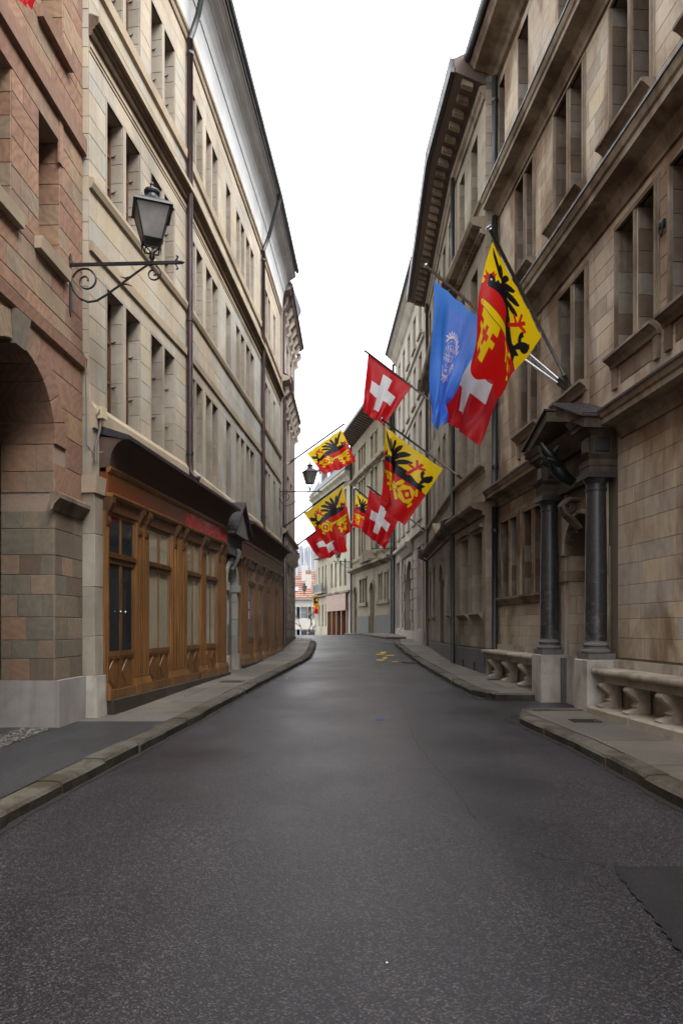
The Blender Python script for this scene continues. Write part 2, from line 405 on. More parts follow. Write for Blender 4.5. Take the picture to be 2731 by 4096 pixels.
M['dark_plinth'] = stone('dark_step_stone', [lin((92, 80, 68)), lin((80, 70, 60)), lin((100, 88, 76))], grain=14, mottle=.25)
M['slab_joint'] = stone('slab_joint', [lin((58, 53, 47))], grain=40)
M['tile'] = stone('clay_roof_tile', [lin((158, 108, 92)), lin((150, 112, 100)), lin((168, 118, 98)), lin((140, 104, 94))], grain=3, mottle=.3)
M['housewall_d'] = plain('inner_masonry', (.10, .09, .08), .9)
M['hill'] = plain('far_ground', (.06, .06, .06), .9)

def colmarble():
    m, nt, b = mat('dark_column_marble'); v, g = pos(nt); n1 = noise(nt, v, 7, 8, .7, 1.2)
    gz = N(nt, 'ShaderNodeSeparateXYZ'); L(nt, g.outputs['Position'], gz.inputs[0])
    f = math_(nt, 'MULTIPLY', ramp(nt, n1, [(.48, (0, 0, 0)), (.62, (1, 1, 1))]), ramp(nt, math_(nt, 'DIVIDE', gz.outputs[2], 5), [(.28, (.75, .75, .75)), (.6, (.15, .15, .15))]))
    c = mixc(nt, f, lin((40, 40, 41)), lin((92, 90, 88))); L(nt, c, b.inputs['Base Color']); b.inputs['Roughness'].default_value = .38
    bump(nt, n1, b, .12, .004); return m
M['colmarble'] = colmarble()

def asphalt(name, dark, light, rough, patch=True):
    m, nt, b = mat(name); v, g = pos(nt)
    vo = N(nt, 'ShaderNodeTexVoronoi', Scale=110.0); L(nt, v, vo.inputs['Vector'])
    sep = N(nt, 'ShaderNodeSeparateColor'); L(nt, vo.outputs['Color'], sep.inputs[0])
    c = ramp(nt, sep.outputs[0], [(0, dark), (.62, tuple(x * 1.35 for x in dark)), (.9, light), (1, tuple(x * 1.6 for x in light))])
    n2 = noise(nt, v, 260, 3, .7); c = mixc(nt, 1.0, c, ramp(nt, n2, [(.3, (.6, .6, .62)), (.7, (1.35, 1.33, 1.3))]), 'MULTIPLY')
    lg = noise(nt, v, .55, 4, .55); c = mixc(nt, 1.0, c, ramp(nt, lg, [(.3, (.72, .72, .73)), (.7, (1.18, 1.16, 1.15))]), 'MULTIPLY')
    mv, _ = pos(nt, (2.2, .35, 1)); st = noise(nt, mv, 1.0, 3); c = mixc(nt, 1.0, c, ramp(nt, st, [(.35, (.86, .86, .87)), (.65, (1.1, 1.09, 1.08))]), 'MULTIPLY')
    sx = N(nt, 'ShaderNodeSeparateXYZ'); L(nt, v, sx.inputs[0]); wob = math_(nt, 'ADD', math_(nt, 'ADD', sx.outputs[0], math_(nt, 'MULTIPLY', sx.outputs[1], .012)), math_(nt, 'MULTIPLY', lg, .5))
    tr = math_(nt, 'MULTIPLY', math_(nt, 'COSINE', math_(nt, 'MULTIPLY', wob, 3.6)), .5)      # wheel tracks
    c = mixc(nt, 1.0, c, ramp(nt, math_(nt, 'ADD', tr, .5), [(.2, (1.08, 1.07, 1.06)), (.9, (.88, .88, .9))]), 'MULTIPLY')
    L(nt, c, b.inputs['Base Color'])
    r = ramp(nt, lg, [(.3, (rough - .1,) * 3), (.7, (rough + .1,) * 3)]); L(nt, r, b.inputs['Roughness']); b.inputs['Specular IOR Level'].default_value = .5
    h = math_(nt, 'ADD', vo.outputs['Distance'], n2); bump(nt, h, b, .4, .004); return m
M['asphalt'] = asphalt('road_asphalt', (.0135, .0122, .0148), (.074, .069, .076), .44)
M['asphalt2'] = asphalt('footway_asphalt', (.022, .021, .023), (.055, .053, .055), .6)
M['asphalt3'] = asphalt('patch_asphalt', (.008, .008, .009), (.018, .018, .018), .5)
M['wood'] = wood('varnished_oak', lin((78, 52, 25)), lin((120, 83, 42)), lin((150, 109, 60)))
M['wood_dark'] = wood('dark_varnished_oak', lin((56, 36, 20)), lin((82, 54, 29)), lin((104, 70, 38)))
M['wood_red'] = wood('reddish_sign_board', lin((70, 34, 18)), lin((98, 48, 22)), lin((124, 64, 28)), rough=.25, coat=.6)
M['red_sign'] = plain('red_sign_board', lin((176, 22, 30)), .25, 0, .25, 3, 0, .5)
M['soffit'] = plain('brown_canopy_boards', lin((70, 54, 45)), .7, 0, .3, 3, .2)
M['lead'] = plain('lead_sheet', lin((56, 54, 57)), .45, .3, .2, 6, .1)
M['iron'] = plain('black_iron', lin((36, 36, 40)), .45, .5, .2, 30, .05)
M['pipe'] = plain('brown_painted_pipe', lin((58, 42, 44)), .4, .2, .15, 5, .03)
M['pipe_g'] = plain('green_black_pipe', lin((24, 29, 28)), .5, 0, .2, 5, .03)
M['gutter'] = plain('dark_zinc_gutter', lin((30, 31, 36)), .5, 0, .2, 5, .03)
M['steel'] = plain('polished_pole', lin((172, 174, 178)), .25, .9, .1, 20, 0)
M['polegrey'] = plain('grey_pole', lin((92, 90, 88)), .4, .6, .15, 20, 0)
M['bronze'] = plain('green_bronze', lin((22, 28, 27)), .4, .4, .35, 9, .2)
M['frame'] = plain('brown_window_frame', lin((88, 60, 44)), .5, 0, .2, 20, .03)
M['frame_w'] = plain('grey_window_frame', lin((146, 148, 148)), .5, 0, .1, 20, .03)
M['cream'] = plain('cream_reflection', lin((248, 236, 208)), .9, 0, .06, 2, 0)  # bright facade mirrored in the shop panes, painted as a flat cream tone
M['curtain'] = plain('grey_curtain', lin((150, 152, 150)), .9, 0, .2, 4, 0)
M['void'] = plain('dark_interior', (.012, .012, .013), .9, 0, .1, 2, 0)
M['copper'] = plain('copper_coloured_shop_frame', lin((112, 74, 50)), .45, .2, .12, 6, .02)
M['plastic'] = plain('cream_plastic', lin((178, 168, 138)), .5, 0, .05, 8, 0)
M['cable'] = plain('grey_cable', lin((96, 90, 84)), .6, 0, .1, 8, 0)
M['sky_pane'] = glass('skylight_glass', (.25, .27, .3)) if False else plain('skylight_glass', lin((150, 158, 168)), .2, 0, .05, 3, 0)
M['poster'] = plain('white_notice', lin((206, 206, 214)), .7, 0, .05, 3, 0)
M['poster_red'] = plain('red_notice', lin((190, 24, 34)), .6, 0, .05, 3, 0)
M['yellow_paint'] = plain('yellow_road_paint', lin((196, 160, 46)), .7, 0, .4, 25, .05)
M['blue_paint'] = plain('blue_road_paint', lin((70, 76, 130)), .7, 0, .4, 25, .05)
M['paper'] = plain('white_paper', lin((225, 225, 225)), .8, 0, .05, 10, 0)
M['dirt'] = plain('gutter_dirt', lin((34, 30, 26)), .8, 0, .4, 20, .2)
M['grate'] = plain('cast_iron_cover', lin((50, 48, 46)), .55, .5, .3, 40, .3)
M['bark'] = plain('grey_bark', lin((96, 84, 68)), .9, 0, .3, 10, .3)
M['tarp'] = plain('scaffold_sheeting', lin((160, 164, 172)), .8, 0, .12, .6, .1)
M['slate'] = plain('dark_slate', lin((66, 66, 70)), .6, 0, .25, 6, .1)
M['housewall'] = plain('pale_house_wall', lin((142, 140, 134)), .9, 0, .08, .5, 0)
M['shutter'] = plain('white_blue_shutter', lin((148, 156, 166)), .7, 0, .08, 3, 0)
M['pebble'] = stone('pebble', [lin((120, 112, 104)), lin((92, 88, 84)), lin((160, 152, 140)), lin((74, 70, 68))], rough=.5, grain=30)
M['mosspeb'] = plain('pebble_bed', lin((52, 48, 44)), .9)

def glass(name, tint=(.02, .022, .025), clear=0.0, rough=.03):
    m, nt, b = mat(name); b.inputs['Base Color'].default_value = (*tint, 1); b.inputs['Roughness'].default_value = rough; b.inputs['Specular IOR Level'].default_value = .6
    if clear > 0:
        t = N(nt, 'ShaderNodeBsdfTransparent'); mx = N(nt, 'ShaderNodeMixShader'); g = N(nt, 'ShaderNodeBsdfGlossy', Roughness=.02)
        fr = N(nt, 'ShaderNodeFresnel', IOR=1.45)
        L(nt, math_(nt, 'MULTIPLY', fr.outputs[0], .45), mx.inputs[0]); L(nt, t.outputs[0], mx.inputs[1]); L(nt, g.outputs[0], mx.inputs[2])
        t.inputs[0].default_value = (.92, .93, .92, 1); L(nt, mx.outputs[0], nt.nodes['Material Output'].inputs['Surface'])
    return m
M['glass'] = glass('window_glass'); M['glass_clear'] = glass('shop_glass', clear=1.0)
M['glass_far'] = glass('far_window_glass', (.10, .11, .12))
M['glass_blue'] = glass('grey_blue_glass', (.22, .24, .26), rough=.1)
def frosted():
    m, nt, b = mat('frosted_lantern_glass'); v, g = pos(nt); n1 = noise(nt, v, 4, 3)
    d = N(nt, 'ShaderNodeBsdfDiffuse'); t = N(nt, 'ShaderNodeBsdfTranslucent'); gl = N(nt, 'ShaderNodeBsdfGlossy', Roughness=.25); mx = N(nt, 'ShaderNodeMixShader'); m2 = N(nt, 'ShaderNodeMixShader')
    c = ramp(nt, n1, [(.3, (.26, .245, .24)), (.7, (.42, .40, .39))]); L(nt, c, d.inputs[0]); L(nt, c, t.inputs[0]); mx.inputs[0].default_value = .55; m2.inputs[0].default_value = .08
    L(nt, d.outputs[0], mx.inputs[1]); L(nt, t.outputs[0], mx.inputs[2]); L(nt, mx.outputs[0], m2.inputs[1]); L(nt, gl.outputs[0], m2.inputs[2])
    L(nt, m2.outputs[0], nt.nodes['Material Output'].inputs['Surface']); return m
M['frosted'] = frosted()
def bulb():
    m, nt, b = mat('lit_bulb'); e = N(nt, 'ShaderNodeEmission', Strength=8.0); e.inputs[0].default_value = (1, .82, .5, 1); L(nt, e.outputs[0], nt.nodes['Material Output'].inputs['Surface']); return m
M['bulb'] = bulb()
def cloth(name='flag_cloth', sheer=0.0):
    m, nt, b = mat(name); a = N(nt, 'ShaderNodeVertexColor', layer_name='print')
    d = N(nt, 'ShaderNodeBsdfDiffuse'); t = N(nt, 'ShaderNodeBsdfTranslucent'); s = N(nt, 'ShaderNodeBsdfGlossy', Roughness=.45); mx = N(nt, 'ShaderNodeMixShader'); m2 = N(nt, 'ShaderNodeMixShader')
    L(nt, a.outputs[0], d.inputs[0]); L(nt, a.outputs[0], t.inputs[0]); mx.inputs[0].default_value = .5; m2.inputs[0].default_value = .03
    v, g = pos(nt); n1 = noise(nt, v, 3.0, 4, .5, 1.0); bp = N(nt, 'ShaderNodeBump', Strength=.35, Distance=.05); L(nt, n1, bp.inputs['Height'])
    for q in (d, t, s): L(nt, bp.outputs[0], q.inputs['Normal'])
    L(nt, d.outputs[0], mx.inputs[1]); L(nt, t.outputs[0], mx.inputs[2]); L(nt, mx.outputs[0], m2.inputs[1]); L(nt, s.outputs[0], m2.inputs[2])
    if sheer:
        tr = N(nt, 'ShaderNodeBsdfTransparent'); L(nt, mixc(nt, .5, a.outputs[0], (1.0, 1.0, 1.0)), tr.inputs[0]); m3 = N(nt, 'ShaderNodeMixShader'); m3.inputs[0].default_value = sheer; L(nt, m2.outputs[0], m3.inputs[1]); L(nt, tr.outputs[0], m3.inputs[2]); m2 = m3
    L(nt, m2.outputs[0], nt.nodes['Material Output'].inputs['Surface']); return m
M['cloth'] = cloth(); M['cloth_sheer'] = cloth('sheer_flag_cloth', .13)
# ------------------------------------------------------------------ ground, road, pavements, kerbs
def sheet(name, xs, ys, zf, m):
    mb = MB(); n = len(xs)
    mb.v = [(x, y, zf(x, y)) for y in ys for x in xs]
    mb.f = [(j * n + i, j * n + i + 1, (j + 1) * n + i + 1, (j + 1) * n + i) for j in range(len(ys) - 1) for i in range(n - 1)]
    return struct(mb.build(name, m, None, True))
sheet('ground', [-600, -60, -12, 12, 60, 600], list(np.arange(-40, 70, 2.0)) + [80, 90, 110, 140, 200, 400, 900], lambda x, y: zr(y) - .03, M['hill'])
road = sheet('road', list(np.linspace(-7, 7, 15)), list(np.arange(-6, 66, .4)), lambda x, y: zr(y) + .012 * math.cos(x * .6) - .005, M['asphalt'])
ORG['road'] = Vector((0, 0, 0))

# building lines in plan
A0, A1, A2, A3 = (-3.84, 10.38), (-3.28, 14.54), (-2.68, 22.5), (-2.44, 27.2)
L2a, L2b = (-2.43, 27.25), (-2.33, 33.4)
def xl(Y): return float(np.interp(Y, [-6, 10.38, 14.54, 22.5, 27.2, 33.4, 40], [-4.62, -3.93, -3.28, -2.68, -2.44, -2.33, -3.2]))
def xr(Y): return 5.28 - .076 * Y if Y < 17.3 else float(np.interp(Y, [17.3, 20.7, 29.5, 29.6, 40], [3.65, 3.46, 3.72, 3.6, 3.17]))

LK = [Vector((-2.86, -4, 0)), Vector((-2.78, 2, 0))] + [gnd(*p) for p in ((0, 3320), (307, 3146), (787, 2889), (1020, 2756), (1130, 2696), (1239, 2636), (1257, 2598), (1262, 2572))] + [Vector((-1.55, 33.3, 0)), Vector((-2.2, 34.2, 0)), Vector((-3.4, 34.8, 0))]
RK1 = [Vector((3.25, -4, 0)), Vector((3.1, 2, 0))] + [gnd(*p) for p in ((2731, 3244), (2410, 3059), (2268, 2983), (2134, 2925), (2042, 2880))]
RK1 += [Vector((RK1[-1].x + .03, RK1[-1].y + .28, 0)), Vector((RK1[-1].x + .35, RK1[-1].y + .48, 0)), Vector((RK1[-1].x + 1.25, RK1[-1].y + .42, 0))]
RK2 = [Vector((3.95, 13.25, 0)), Vector((3.3, 13.2, 0))] + [gnd(*p) for p in ((1912, 2795), (1814, 2744), (1688, 2666), (1578, 2580))] + [Vector((2.62, 33.0, 0)), Vector((3.5, 33.6, 0))]
RK3 = [Vector((3.35, 35.0, 0)), Vector((2.35, 35.2, 0)), Vector((1.6, 38.0, 0)), Vector((1.35, 42, 0)), Vector((.75, 47.0, 0)), Vector((.2, 51, 0))]

def resample(pl, step):
    P = [Vector((p.x, p.y)) for p in pl]; out = [P[0]]; acc = 0
    d = [0]
    for a, b in zip(P, P[1:]): d.append(d[-1] + (b - a).length)
    n = max(2, round(d[-1] / step)); ts = [d[-1] * k / n for k in range(n + 1)]
    xs = np.interp(ts, d, [p.x for p in P]); ys = np.interp(ts, d, [p.y for p in P])
    return [Vector((x, y)) for x, y in zip(xs, ys)]
KW, KH = .24, .125
def kerb(parent, pl, side, step=.95, seed=0):
    rnd = random.Random(seed); pts = resample(pl, step)
    def nrm(k):
        d = (pts[min(k + 1, len(pts) - 1)] - pts[max(k - 1, 0)]).normalized(); return Vector((-d.y, d.x)) * (1 if side == 'L' else -1)
    for k in range(len(pts) - 1):
        mb = MB(); g = .009; e = rnd.uniform(-.012, .012); hh = KH + rnd.uniform(-.012, .010)
        secs = []
        for t, nn in ((g, nrm(k)), (.33, None), (.66, None), (1 - g, nrm(k + 1))):
            q = pts[k].lerp(pts[k + 1], t); n_ = nrm(k).lerp(nrm(k + 1), t)
            j = [rnd.uniform(-.012, .012) for _ in range(4)]
            z = zr(q.y)
            secs.append([(q + n_ * (w + e), z + h) for w, h in ((j[0], -.12), (j[1] * .8, hh - .035), (.028 + j[2], hh - .004), (KW * .55, hh + .002), (KW, hh), (KW, -.12))])
        m = 6
        for s_ in secs: mb.v += [(q.x, q.y, z) for q, z in s_]
        for a in range(3):
            for b in range(m - 1): mb.f.append((a * m + b, a * m + b + 1, (a + 1) * m + b + 1, (a + 1) * m + b))
        mb.f += [tuple(range(m)), tuple(3 * m + b for b in reversed(range(m)))]
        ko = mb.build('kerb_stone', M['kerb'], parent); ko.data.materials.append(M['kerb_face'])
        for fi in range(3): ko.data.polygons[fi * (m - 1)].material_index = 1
def inner(pl, side):
    pts = resample(pl, .3); out = []
    for k in range(len(pts)):
        d = (pts[min(k + 1, len(pts) - 1)] - pts[max(k - 1, 0)]).normalized(); out.append(pts[k] + Vector((-d.y, d.x)) * (1 if side == 'L' else -1) * KW)
    return out
def pavement(name, kx, wx, y0, y1, rows, m_joint, slabs=True, y_slab=None, seed=0, across=2):
    rnd = random.Random(seed)
    ys = np.linspace(y0, y1, max(2, int((y1 - y0) / .4) + 1)); mb = MB()
    for a, b in zip(ys, ys[1:]):
        mb.face([(kx(a), a, zr(a) + KH - .012), (wx(a), a, zr(a) + KH - .012), (wx(b), b, zr(b) + KH - .012), (kx(b), b, zr(b) + KH - .012)])
    o = struct(mb.build(name, m_joint))
    if slabs:
        y = y_slab if y_slab is not None else y0
        while y < y1 - .2:
            l = min(rnd.uniform(*rows), y1 - y); cuts = [0] + sorted(rnd.uniform(.3, .7) if across == 2 else (k + rnd.uniform(.8, 1.2)) / across for k in range(across - 1)) + [1]
            for f0, f1 in zip(cuts, cuts[1:]):
                def q(f, yy, dz): return (kx(yy) + (wx(yy) - kx(yy)) * f, yy, zr(yy) + KH + dz)
                g = .007; e = rnd.uniform(-.004, .004); gw = .007 / max(abs(wx(y) - kx(y)), .3)
                mb = MB(); mb.hexa([q(f0 + gw, y + g, -.03), q(f1 - gw, y + g, -.03), q(f1 - gw, y + l - g, -.03), q(f0 + gw, y + l - g, -.03),
                                    q(f0 + gw, y + g, e), q(f1 - gw, y + g, e), q(f1 - gw, y + l - g, e), q(f0 + gw, y + l - g, e)])
                mb.build('paving_slab', M['slab'], o)
            y += l
    return o
def fx(pl, side):
    q = inner(pl, side); q = [p for p in q]; ys = []; xs = []; last = -99
    for p in q:
        if p.y > last + .01: ys.append(p.y); xs.append(p.x); last = p.y
    return lambda Y: float(np.interp(Y, ys, xs))
kxl = fx(LK[:-3], 'L')
pv = pavement('pavement_left', lambda y: kxl(y), lambda y: xl(y) - .7, 9.95, 33.8, (.8, 1.5), M['slab_joint'], seed=1)
pa = pavement('footway_left', lambda y: kxl(y), lambda y: xl(y) + (.05 if y > 9.5 else -2.5), -4, 9.95, (1, 1), M['asphalt2'], slabs=False)
for v in pa.data.vertices: v.co.z += .012
kerb(pv, LK, 'L', .95, 1)
kx1 = fx(RK1[:-2], 'R')
pr = pavement('pavement_right_near', lambda y: kx1(y), lambda y: xr(y) + .3, -4, 11.0, (1.0, 1.7), M['slab_joint'], seed=2)
kerb(pr, RK1, 'R', .95, 2)
kx2 = fx(RK2[2:-1], 'R')
p2_ = pavement('pavement_right_middle', lambda y: kx2(y), lambda y: xr(y) + .35, 13.3, 33.2, (.9, 1.5), M['slab_joint'], seed=3)
kerb(p2_, RK2, 'R', .95, 3)
kx3 = fx(RK3[1:], 'R')
def xr3(Y): return float(np.interp(Y, [35, 40, 51.3], [3.5, 3.2, .85])) + .3
p3_ = pavement('pavement_right_far', lambda y: kx3(y), xr3, 35.3, 51, (1.2, 2.0), M['slab_joint'], seed=4)
kerb(p3_, RK3, 'R', 1.2, 4)

# darker repair patch at the lower right, with a ragged edge
mb = MB(); e = [gnd(*p) for p in ((2445, 3475), (2500, 3545), (2540, 3600), (2610, 3690), (2690, 3800), (2780, 3900))]
top = [(2.6, gnd(2445, 3475).y)]
poly = []
for a, b in zip(e, e[1:]):
    for f in np.linspace(0, 1, 9)[:-1]: poly.append((a.x + (b.x - a.x) * f + random.uniform(-.012, .012), a.y + (b.y - a.y) * f + random.uniform(-.01, .01)))
poly += [(2.9, e[-1].y)] + [(2.9 + (e[0].x - 2.9) * f, e[0].y + random.uniform(-.01, .01)) for f in np.linspace(0, .97, 10)]
mb.face([(x, y, zr(y) + .011) for x, y in poly]); struct(mb.build('asphalt_patch', M['asphalt3']))
# manhole and drain covers
def cover_round(loc, r, label):
    t = thing('manhole_cover', label, 'manhole cover', loc)
    MB().lathe(loc, [(r * 1.12, -.02), (r * 1.12, .006), (r * 1.02, .008), (r * 1.02, .002)], 28).build('rim', M['grate'], t)
    MB().lathe(loc, [(r, -.02), (r, .008), (r * .9, .008), (r * .88, .004), (r * .5, .004), (r * .48, .008), (r * .1, .008)], 28).build('lid', M['grate'], t)
g = gnd(1650, 2650); cover_round((g.x, g.y, g.z + .006), .34, 'round dark iron manhole cover in the road beside the far right kerb')
def cover_square(loc, sx, sy, label, n=6):
    t = thing('drain_grate', label, 'drain grate', loc); x, y, z = loc
    mb = MB(); mb.box(x - sx, x + sx, y - sy, y - sy + .02, z - .02, z + .008); mb.box(x - sx, x + sx, y + sy - .02, y + sy, z - .02, z + .008); mb.box(x - sx, x - sx + .02, y - sy + .02, y + sy - .02, z - .02, z + .008); mb.box(x + sx - .02, x + sx, y - sy + .02, y + sy - .02, z - .02, z + .008); mb.build('rim', M['grate'], t)
    mb = MB(); mb.box(x - sx + .02, x + sx - .02, y - sy + .02, y + sy - .02, z - .02, z - .004); mb.build('bed', M['void'], t)
    for k in range(n):
        a = x - sx + .04 + (2 * sx - .08) * k / n; MB().box(a, a + (2 * sx - .08) / n * .6, y - sy + .03, y + sy - .03, z - .006, z + .006).build('bar', M['grate'], t)
g = gnd(2338, 2886, KH); cover_square((g.x, g.y, g.z + .004), .2, .14, 'small square iron grate in the right pavement near the marble bench')
g = gnd(930, 2727, KH); cover_square((g.x, g.y, g.z + .004), .26, .2, 'iron cover set in the left pavement before the wooden shopfront')
g = gnd(1985, 2718, KH); cover_square((g.x, g.y, g.z + .004), .22, .15, 'flat iron cover in the pavement beside the farther marble bench')
# paint marks on the road
def blob(name, pts, m, parent=None):
    mb = MB(); mb.face([(p.x, p.y, p.z + .014) for p in pts]); return mb.build(name, m, parent)
rnd = random.Random(5)
for cx, cy, rx, ry in ((1532, 2612, 14, 4), (1520, 2619, 22, 3), (1560, 2623, 26, 3), (1540, 2634, 14, 5), (1520, 2642, 26, 3), (1580, 2648, 18, 2.5)):
    pts = [gnd(cx + rx * math.cos(a) * rnd.uniform(.6, 1.1), cy - ry * math.sin(a) * rnd.uniform(.6, 1.1)) for a in np.linspace(0, 2 * math.pi, 12, endpoint=False)]
    blob('yellow_paint_mark', pts, M['yellow_paint'], road)
pts = [gnd(1518 + 28 * math.cos(a) * rnd.uniform(.5, 1), 2881 - 4 * math.sin(a) * rnd.uniform(.5, 1)) for a in np.linspace(0, 2 * math.pi, 12, endpoint=False)]
blob('blue_paint_mark', pts, M['blue_paint'], road)
for k, (x, y, s, lab) in enumerate(((1147, 2716, .028, 'crumpled white paper scrap on the road near the left kerb'), (1546, 3862, .008, 'small pink paper scrap low in the middle of the road'), (1195, 2725, .014, 'thin white paper scrap farther along the left side of the road'))):
    g = gnd(x, y); mb = MB(); n = 9; ring = [(g.x + s * math.cos(a) * rnd.uniform(.6, 1.2), g.y + s * 1.2 * math.sin(a) * rnd.uniform(.6, 1.2), g.z + .012 + rnd.uniform(0, s * .35)) for a in np.linspace(0, 2 * math.pi, n, endpoint=False)]
    mb.v = ring + [(g.x, g.y, g.z + .012 + s * .5)]; mb.f = [(i, (i + 1) % n, n) for i in range(n)]
    tag(mb.build('paper_scrap', M['paper']), lab, 'litter')
# dirt washed along the kerbs and cracks in the asphalt
def ribbon(name, pts, wf, m, parent, dz):
    mb = MB(); n = len(pts)
    for k, p in enumerate(pts):
        d = (pts[min(k + 1, n - 1)] - pts[max(k - 1, 0)]).normalized(); nn = Vector((-d.y, d.x)); a, b = wf(k)
        for s in (a, b): q = p + nn * s; mb.v.append((q.x, q.y, zr(q.y) + .012 * math.cos(q.x * .6) - .005 + dz))
    mb.f = [(2 * k, 2 * k + 1, 2 * k + 3, 2 * k + 2) for k in range(n - 1)]
    o = mb.build(name, m, parent); o["kind"] = "stuff"; return o
rd = random.Random(31)
for pl, sg in ((LK, -1), (RK1, 1), (RK2, 1)):
    ribbon('gutter_dirt', resample(pl, .06), lambda k: (0.03 * -sg, sg * (.035 + .03 * rd.random() + .03 * math.sin(k * .21) ** 2)), M['dirt'], road, .005)
for x0, y0, x1, y1, w in ((1880, 3300, 1560, 2760, .006), (900, 3050, 1240, 2980, .005), (1560, 2760, 1500, 2640, .007), (2100, 3420, 2445, 3475, .006)):
    a, b = gnd(x0, y0), gnd(x1, y1); n = 60; p = []
    for k in range(n + 1):
        f = k / n; q = Vector((a.x + (b.x - a.x) * f, a.y + (b.y - a.y) * f)); p.append(q + Vector((rd.uniform(-.014, .014) + .06 * math.sin(f * 9 + x0), rd.uniform(-.012, .012))))
    ribbon('crack', p, lambda k: (-w * rd.uniform(.1, .6), w * rd.uniform(.1, .6)), M['dirt'], road, .003)
# pebble strip before the arcade
pb = MB(); rnd = random.Random(8)
for k in range(520):
    y = rnd.uniform(7.6, 9.3); x = rnd.uniform(-4.35, -3.95) + (9.3 - y) * -.02
    z = zr(y) + KH + .004; r = rnd.uniform(.018, .034); pb.lathe((x, y, z - .006), [(r * .8, 0), (r, r * .35), (r * .7, r * .75), (r * .2, r * .9)], 6, rnd.uniform(0, 3))
o = pb.build('pebble_paving', M['pebble'], None, True); o["kind"] = "stuff"; o["label"] = "strip of rounded pebbles before the arcade pier"
# ------------------------------------------------------------------ left side: sandstone house with the arcade
def win(parent, F, o, m_frame, m_glass, inset=.02, bars=1, fw=.045, name='window', cross=None):
    """joinery at the back of an opening: frame with glazing bars, pane as sub-part"""
    w = -o.depth + inset; mb = MB(); top = o.v1
    mb.fbox(F, o.u0, o.u0 + fw, o.v0, top, w, w + .05); mb.fbox(F, o.u1 - fw, o.u1, o.v0, top, w, w + .05)
    mb.fbox(F, o.u0 + fw, o.u1 - fw, o.v0, o.v0 + fw, w, w + .05); mb.fbox(F, o.u0 + fw, o.u1 - fw, top - fw, top, w, w + .05)
    for k in range(bars):
        v = o.v0 + (top - o.v0) * (cross[k] if cross else (k + 1) / (bars + 1)); mb.fbox(F, o.u0 + fw, o.u1 - fw, v - .018, v + .018, w, w + .045)
    f = mb.build(name, m_frame, parent)
    MB().fbox(F, o.u0 + .01, o.u1 - .01, o.v0 + .01, top - .01, w - .03, w + .012).build('pane', m_glass, f)
    return f
def jambs(pool, F, ops, m, h=.36, proud=.006, depth=None):
    for k, o in enumerate(ops):
        top = o.vs if o.arch else o.v1; d = (depth or o.depth) - .06
        J = F.jamb(o.u1, d); n = max(2, round((top - o.v0) / h)); ashlar(pool, J, 0, d, [o.v0 + (top - o.v0) * i / n for i in range(n + 1)], [], (9, 10), m, proud, .006, seed=k)

FL0 = Fr((-4.37 - .042 * 24.0, -24.0), (-4.37 + .042 * 10.36, 10.36), 'L')
U0 = FL0.uy
t = thing('sandstone_house', 'pink sandstone house with a dark arcade arch at the left edge', 'building', (-4.0, 9.9, zr(9.9)))
arch = Op(U0(7.45), U0(9.45), 0.0, 5.22, .75, True)
w1 = Op(U0(8.99), U0(9.62), 6.78, 8.5, .42); w1b = Op(U0(7.3), U0(8.32), 6.78, 8.5, .42)
w2 = Op(U0(9.06), U0(9.72), 9.85, 11.9, .42); w2b = Op(U0(7.3), U0(8.4), 9.85, 11.9, .42)
ops0 = [arch, w1, w1b, w2, w2b]
mb = wall(FL0, 0, FL0.L, -.1, 14, ops0)
mb.build('wall', M['pink_mortar'], t)
pool = []
rows = courses([3.55, 5.57], .42); ashlar(pool, FL0, U0(5.5), FL0.L, courses([.95, 3.3], .3), ops0, (.3, .5), M['pier'], .014, .008, seed=3)
ashlar(pool, FL0, U0(5.5), FL0.L, rows, [Op(arch.u0, arch.u1, 0, 4.2)], (.45, .8), M['pink'], .012, .008, circ=(arch.c, arch.vs, 1.34), seed=4)
ashlar(pool, FL0, U0(5.5), FL0.L, courses([5.75, 6.62, 6.78, 8.5, 8.82], .3), ops0, (.35, .8), M['pink'], .012, .008, seed=5)
ashlar(pool, FL0, U0(5.5), FL0.L, courses([9.1, 9.7, 9.85, 11.9, 14], .32), ops0, (.35, .8), M['pink'], .012, .008, seed=6)
# arch jamb, intrados and back of the passage
J = FL0.jamb(arch.u1, .75); ashlar(pool, J, 0, .75, courses([.95, 3.3], .3), [], (.25, .45), M['pier'], .01, .008, seed=9)
ashlar(pool, J, 0, .75, courses([3.55, arch.vs], .34), [], (.25, .5), M['pier'], .01, .008, seed=10)
jambs(pool, FL0, [w1, w1b, w2, w2b], M['pink'], .27)
emit(pool, t, 300)
na = 11
for k in range(na):      # voussoirs
    a0 = math.pi * k / na; a1 = math.pi * (k + 1) / na
    if k == na // 2: continue
    pl = [(arch.c - r * math.cos(a), arch.vs + r * math.sin(a)) for r, aa in ((.985, np.linspace(a0 + .006, a1 - .006, 4)), (1.33, np.linspace(a1 - .005, a0 + .005, 4))) for a in aa]
    MB().prism(FL0, pl, -.76, .03, .006).build('voussoir', M['pink'], t)
kc = arch.c; kv = arch.vs
MB().hexa([FL0.p(kc - .12, kv + .94, -.2), FL0.p(kc + .12, kv + .94, -.2), FL0.p(kc + .12, kv + .94, .05), FL0.p(kc - .12, kv + .94, .05),
           FL0.p(kc - .17, 5.56, -.2), FL0.p(kc + .17, 5.56, -.2), FL0.p(kc + .17, 5.56, .1), FL0.p(kc - .17, 5.56, .1)]).build('keystone', M['pier'], t)
mb = MB(); mb.fbox(FL0, arch.u1 - .03, FL0.L, -.1, .95, -.76, .09); mb.build('pier_plinth', M['plinth_grey'], t)
pr_ = [(0, 3.3), (.03, 3.3), (.06, 3.38), (.1, 3.42), (.14, 3.46), (.14, 3.52), (.1, 3.55), (0, 3.55)]
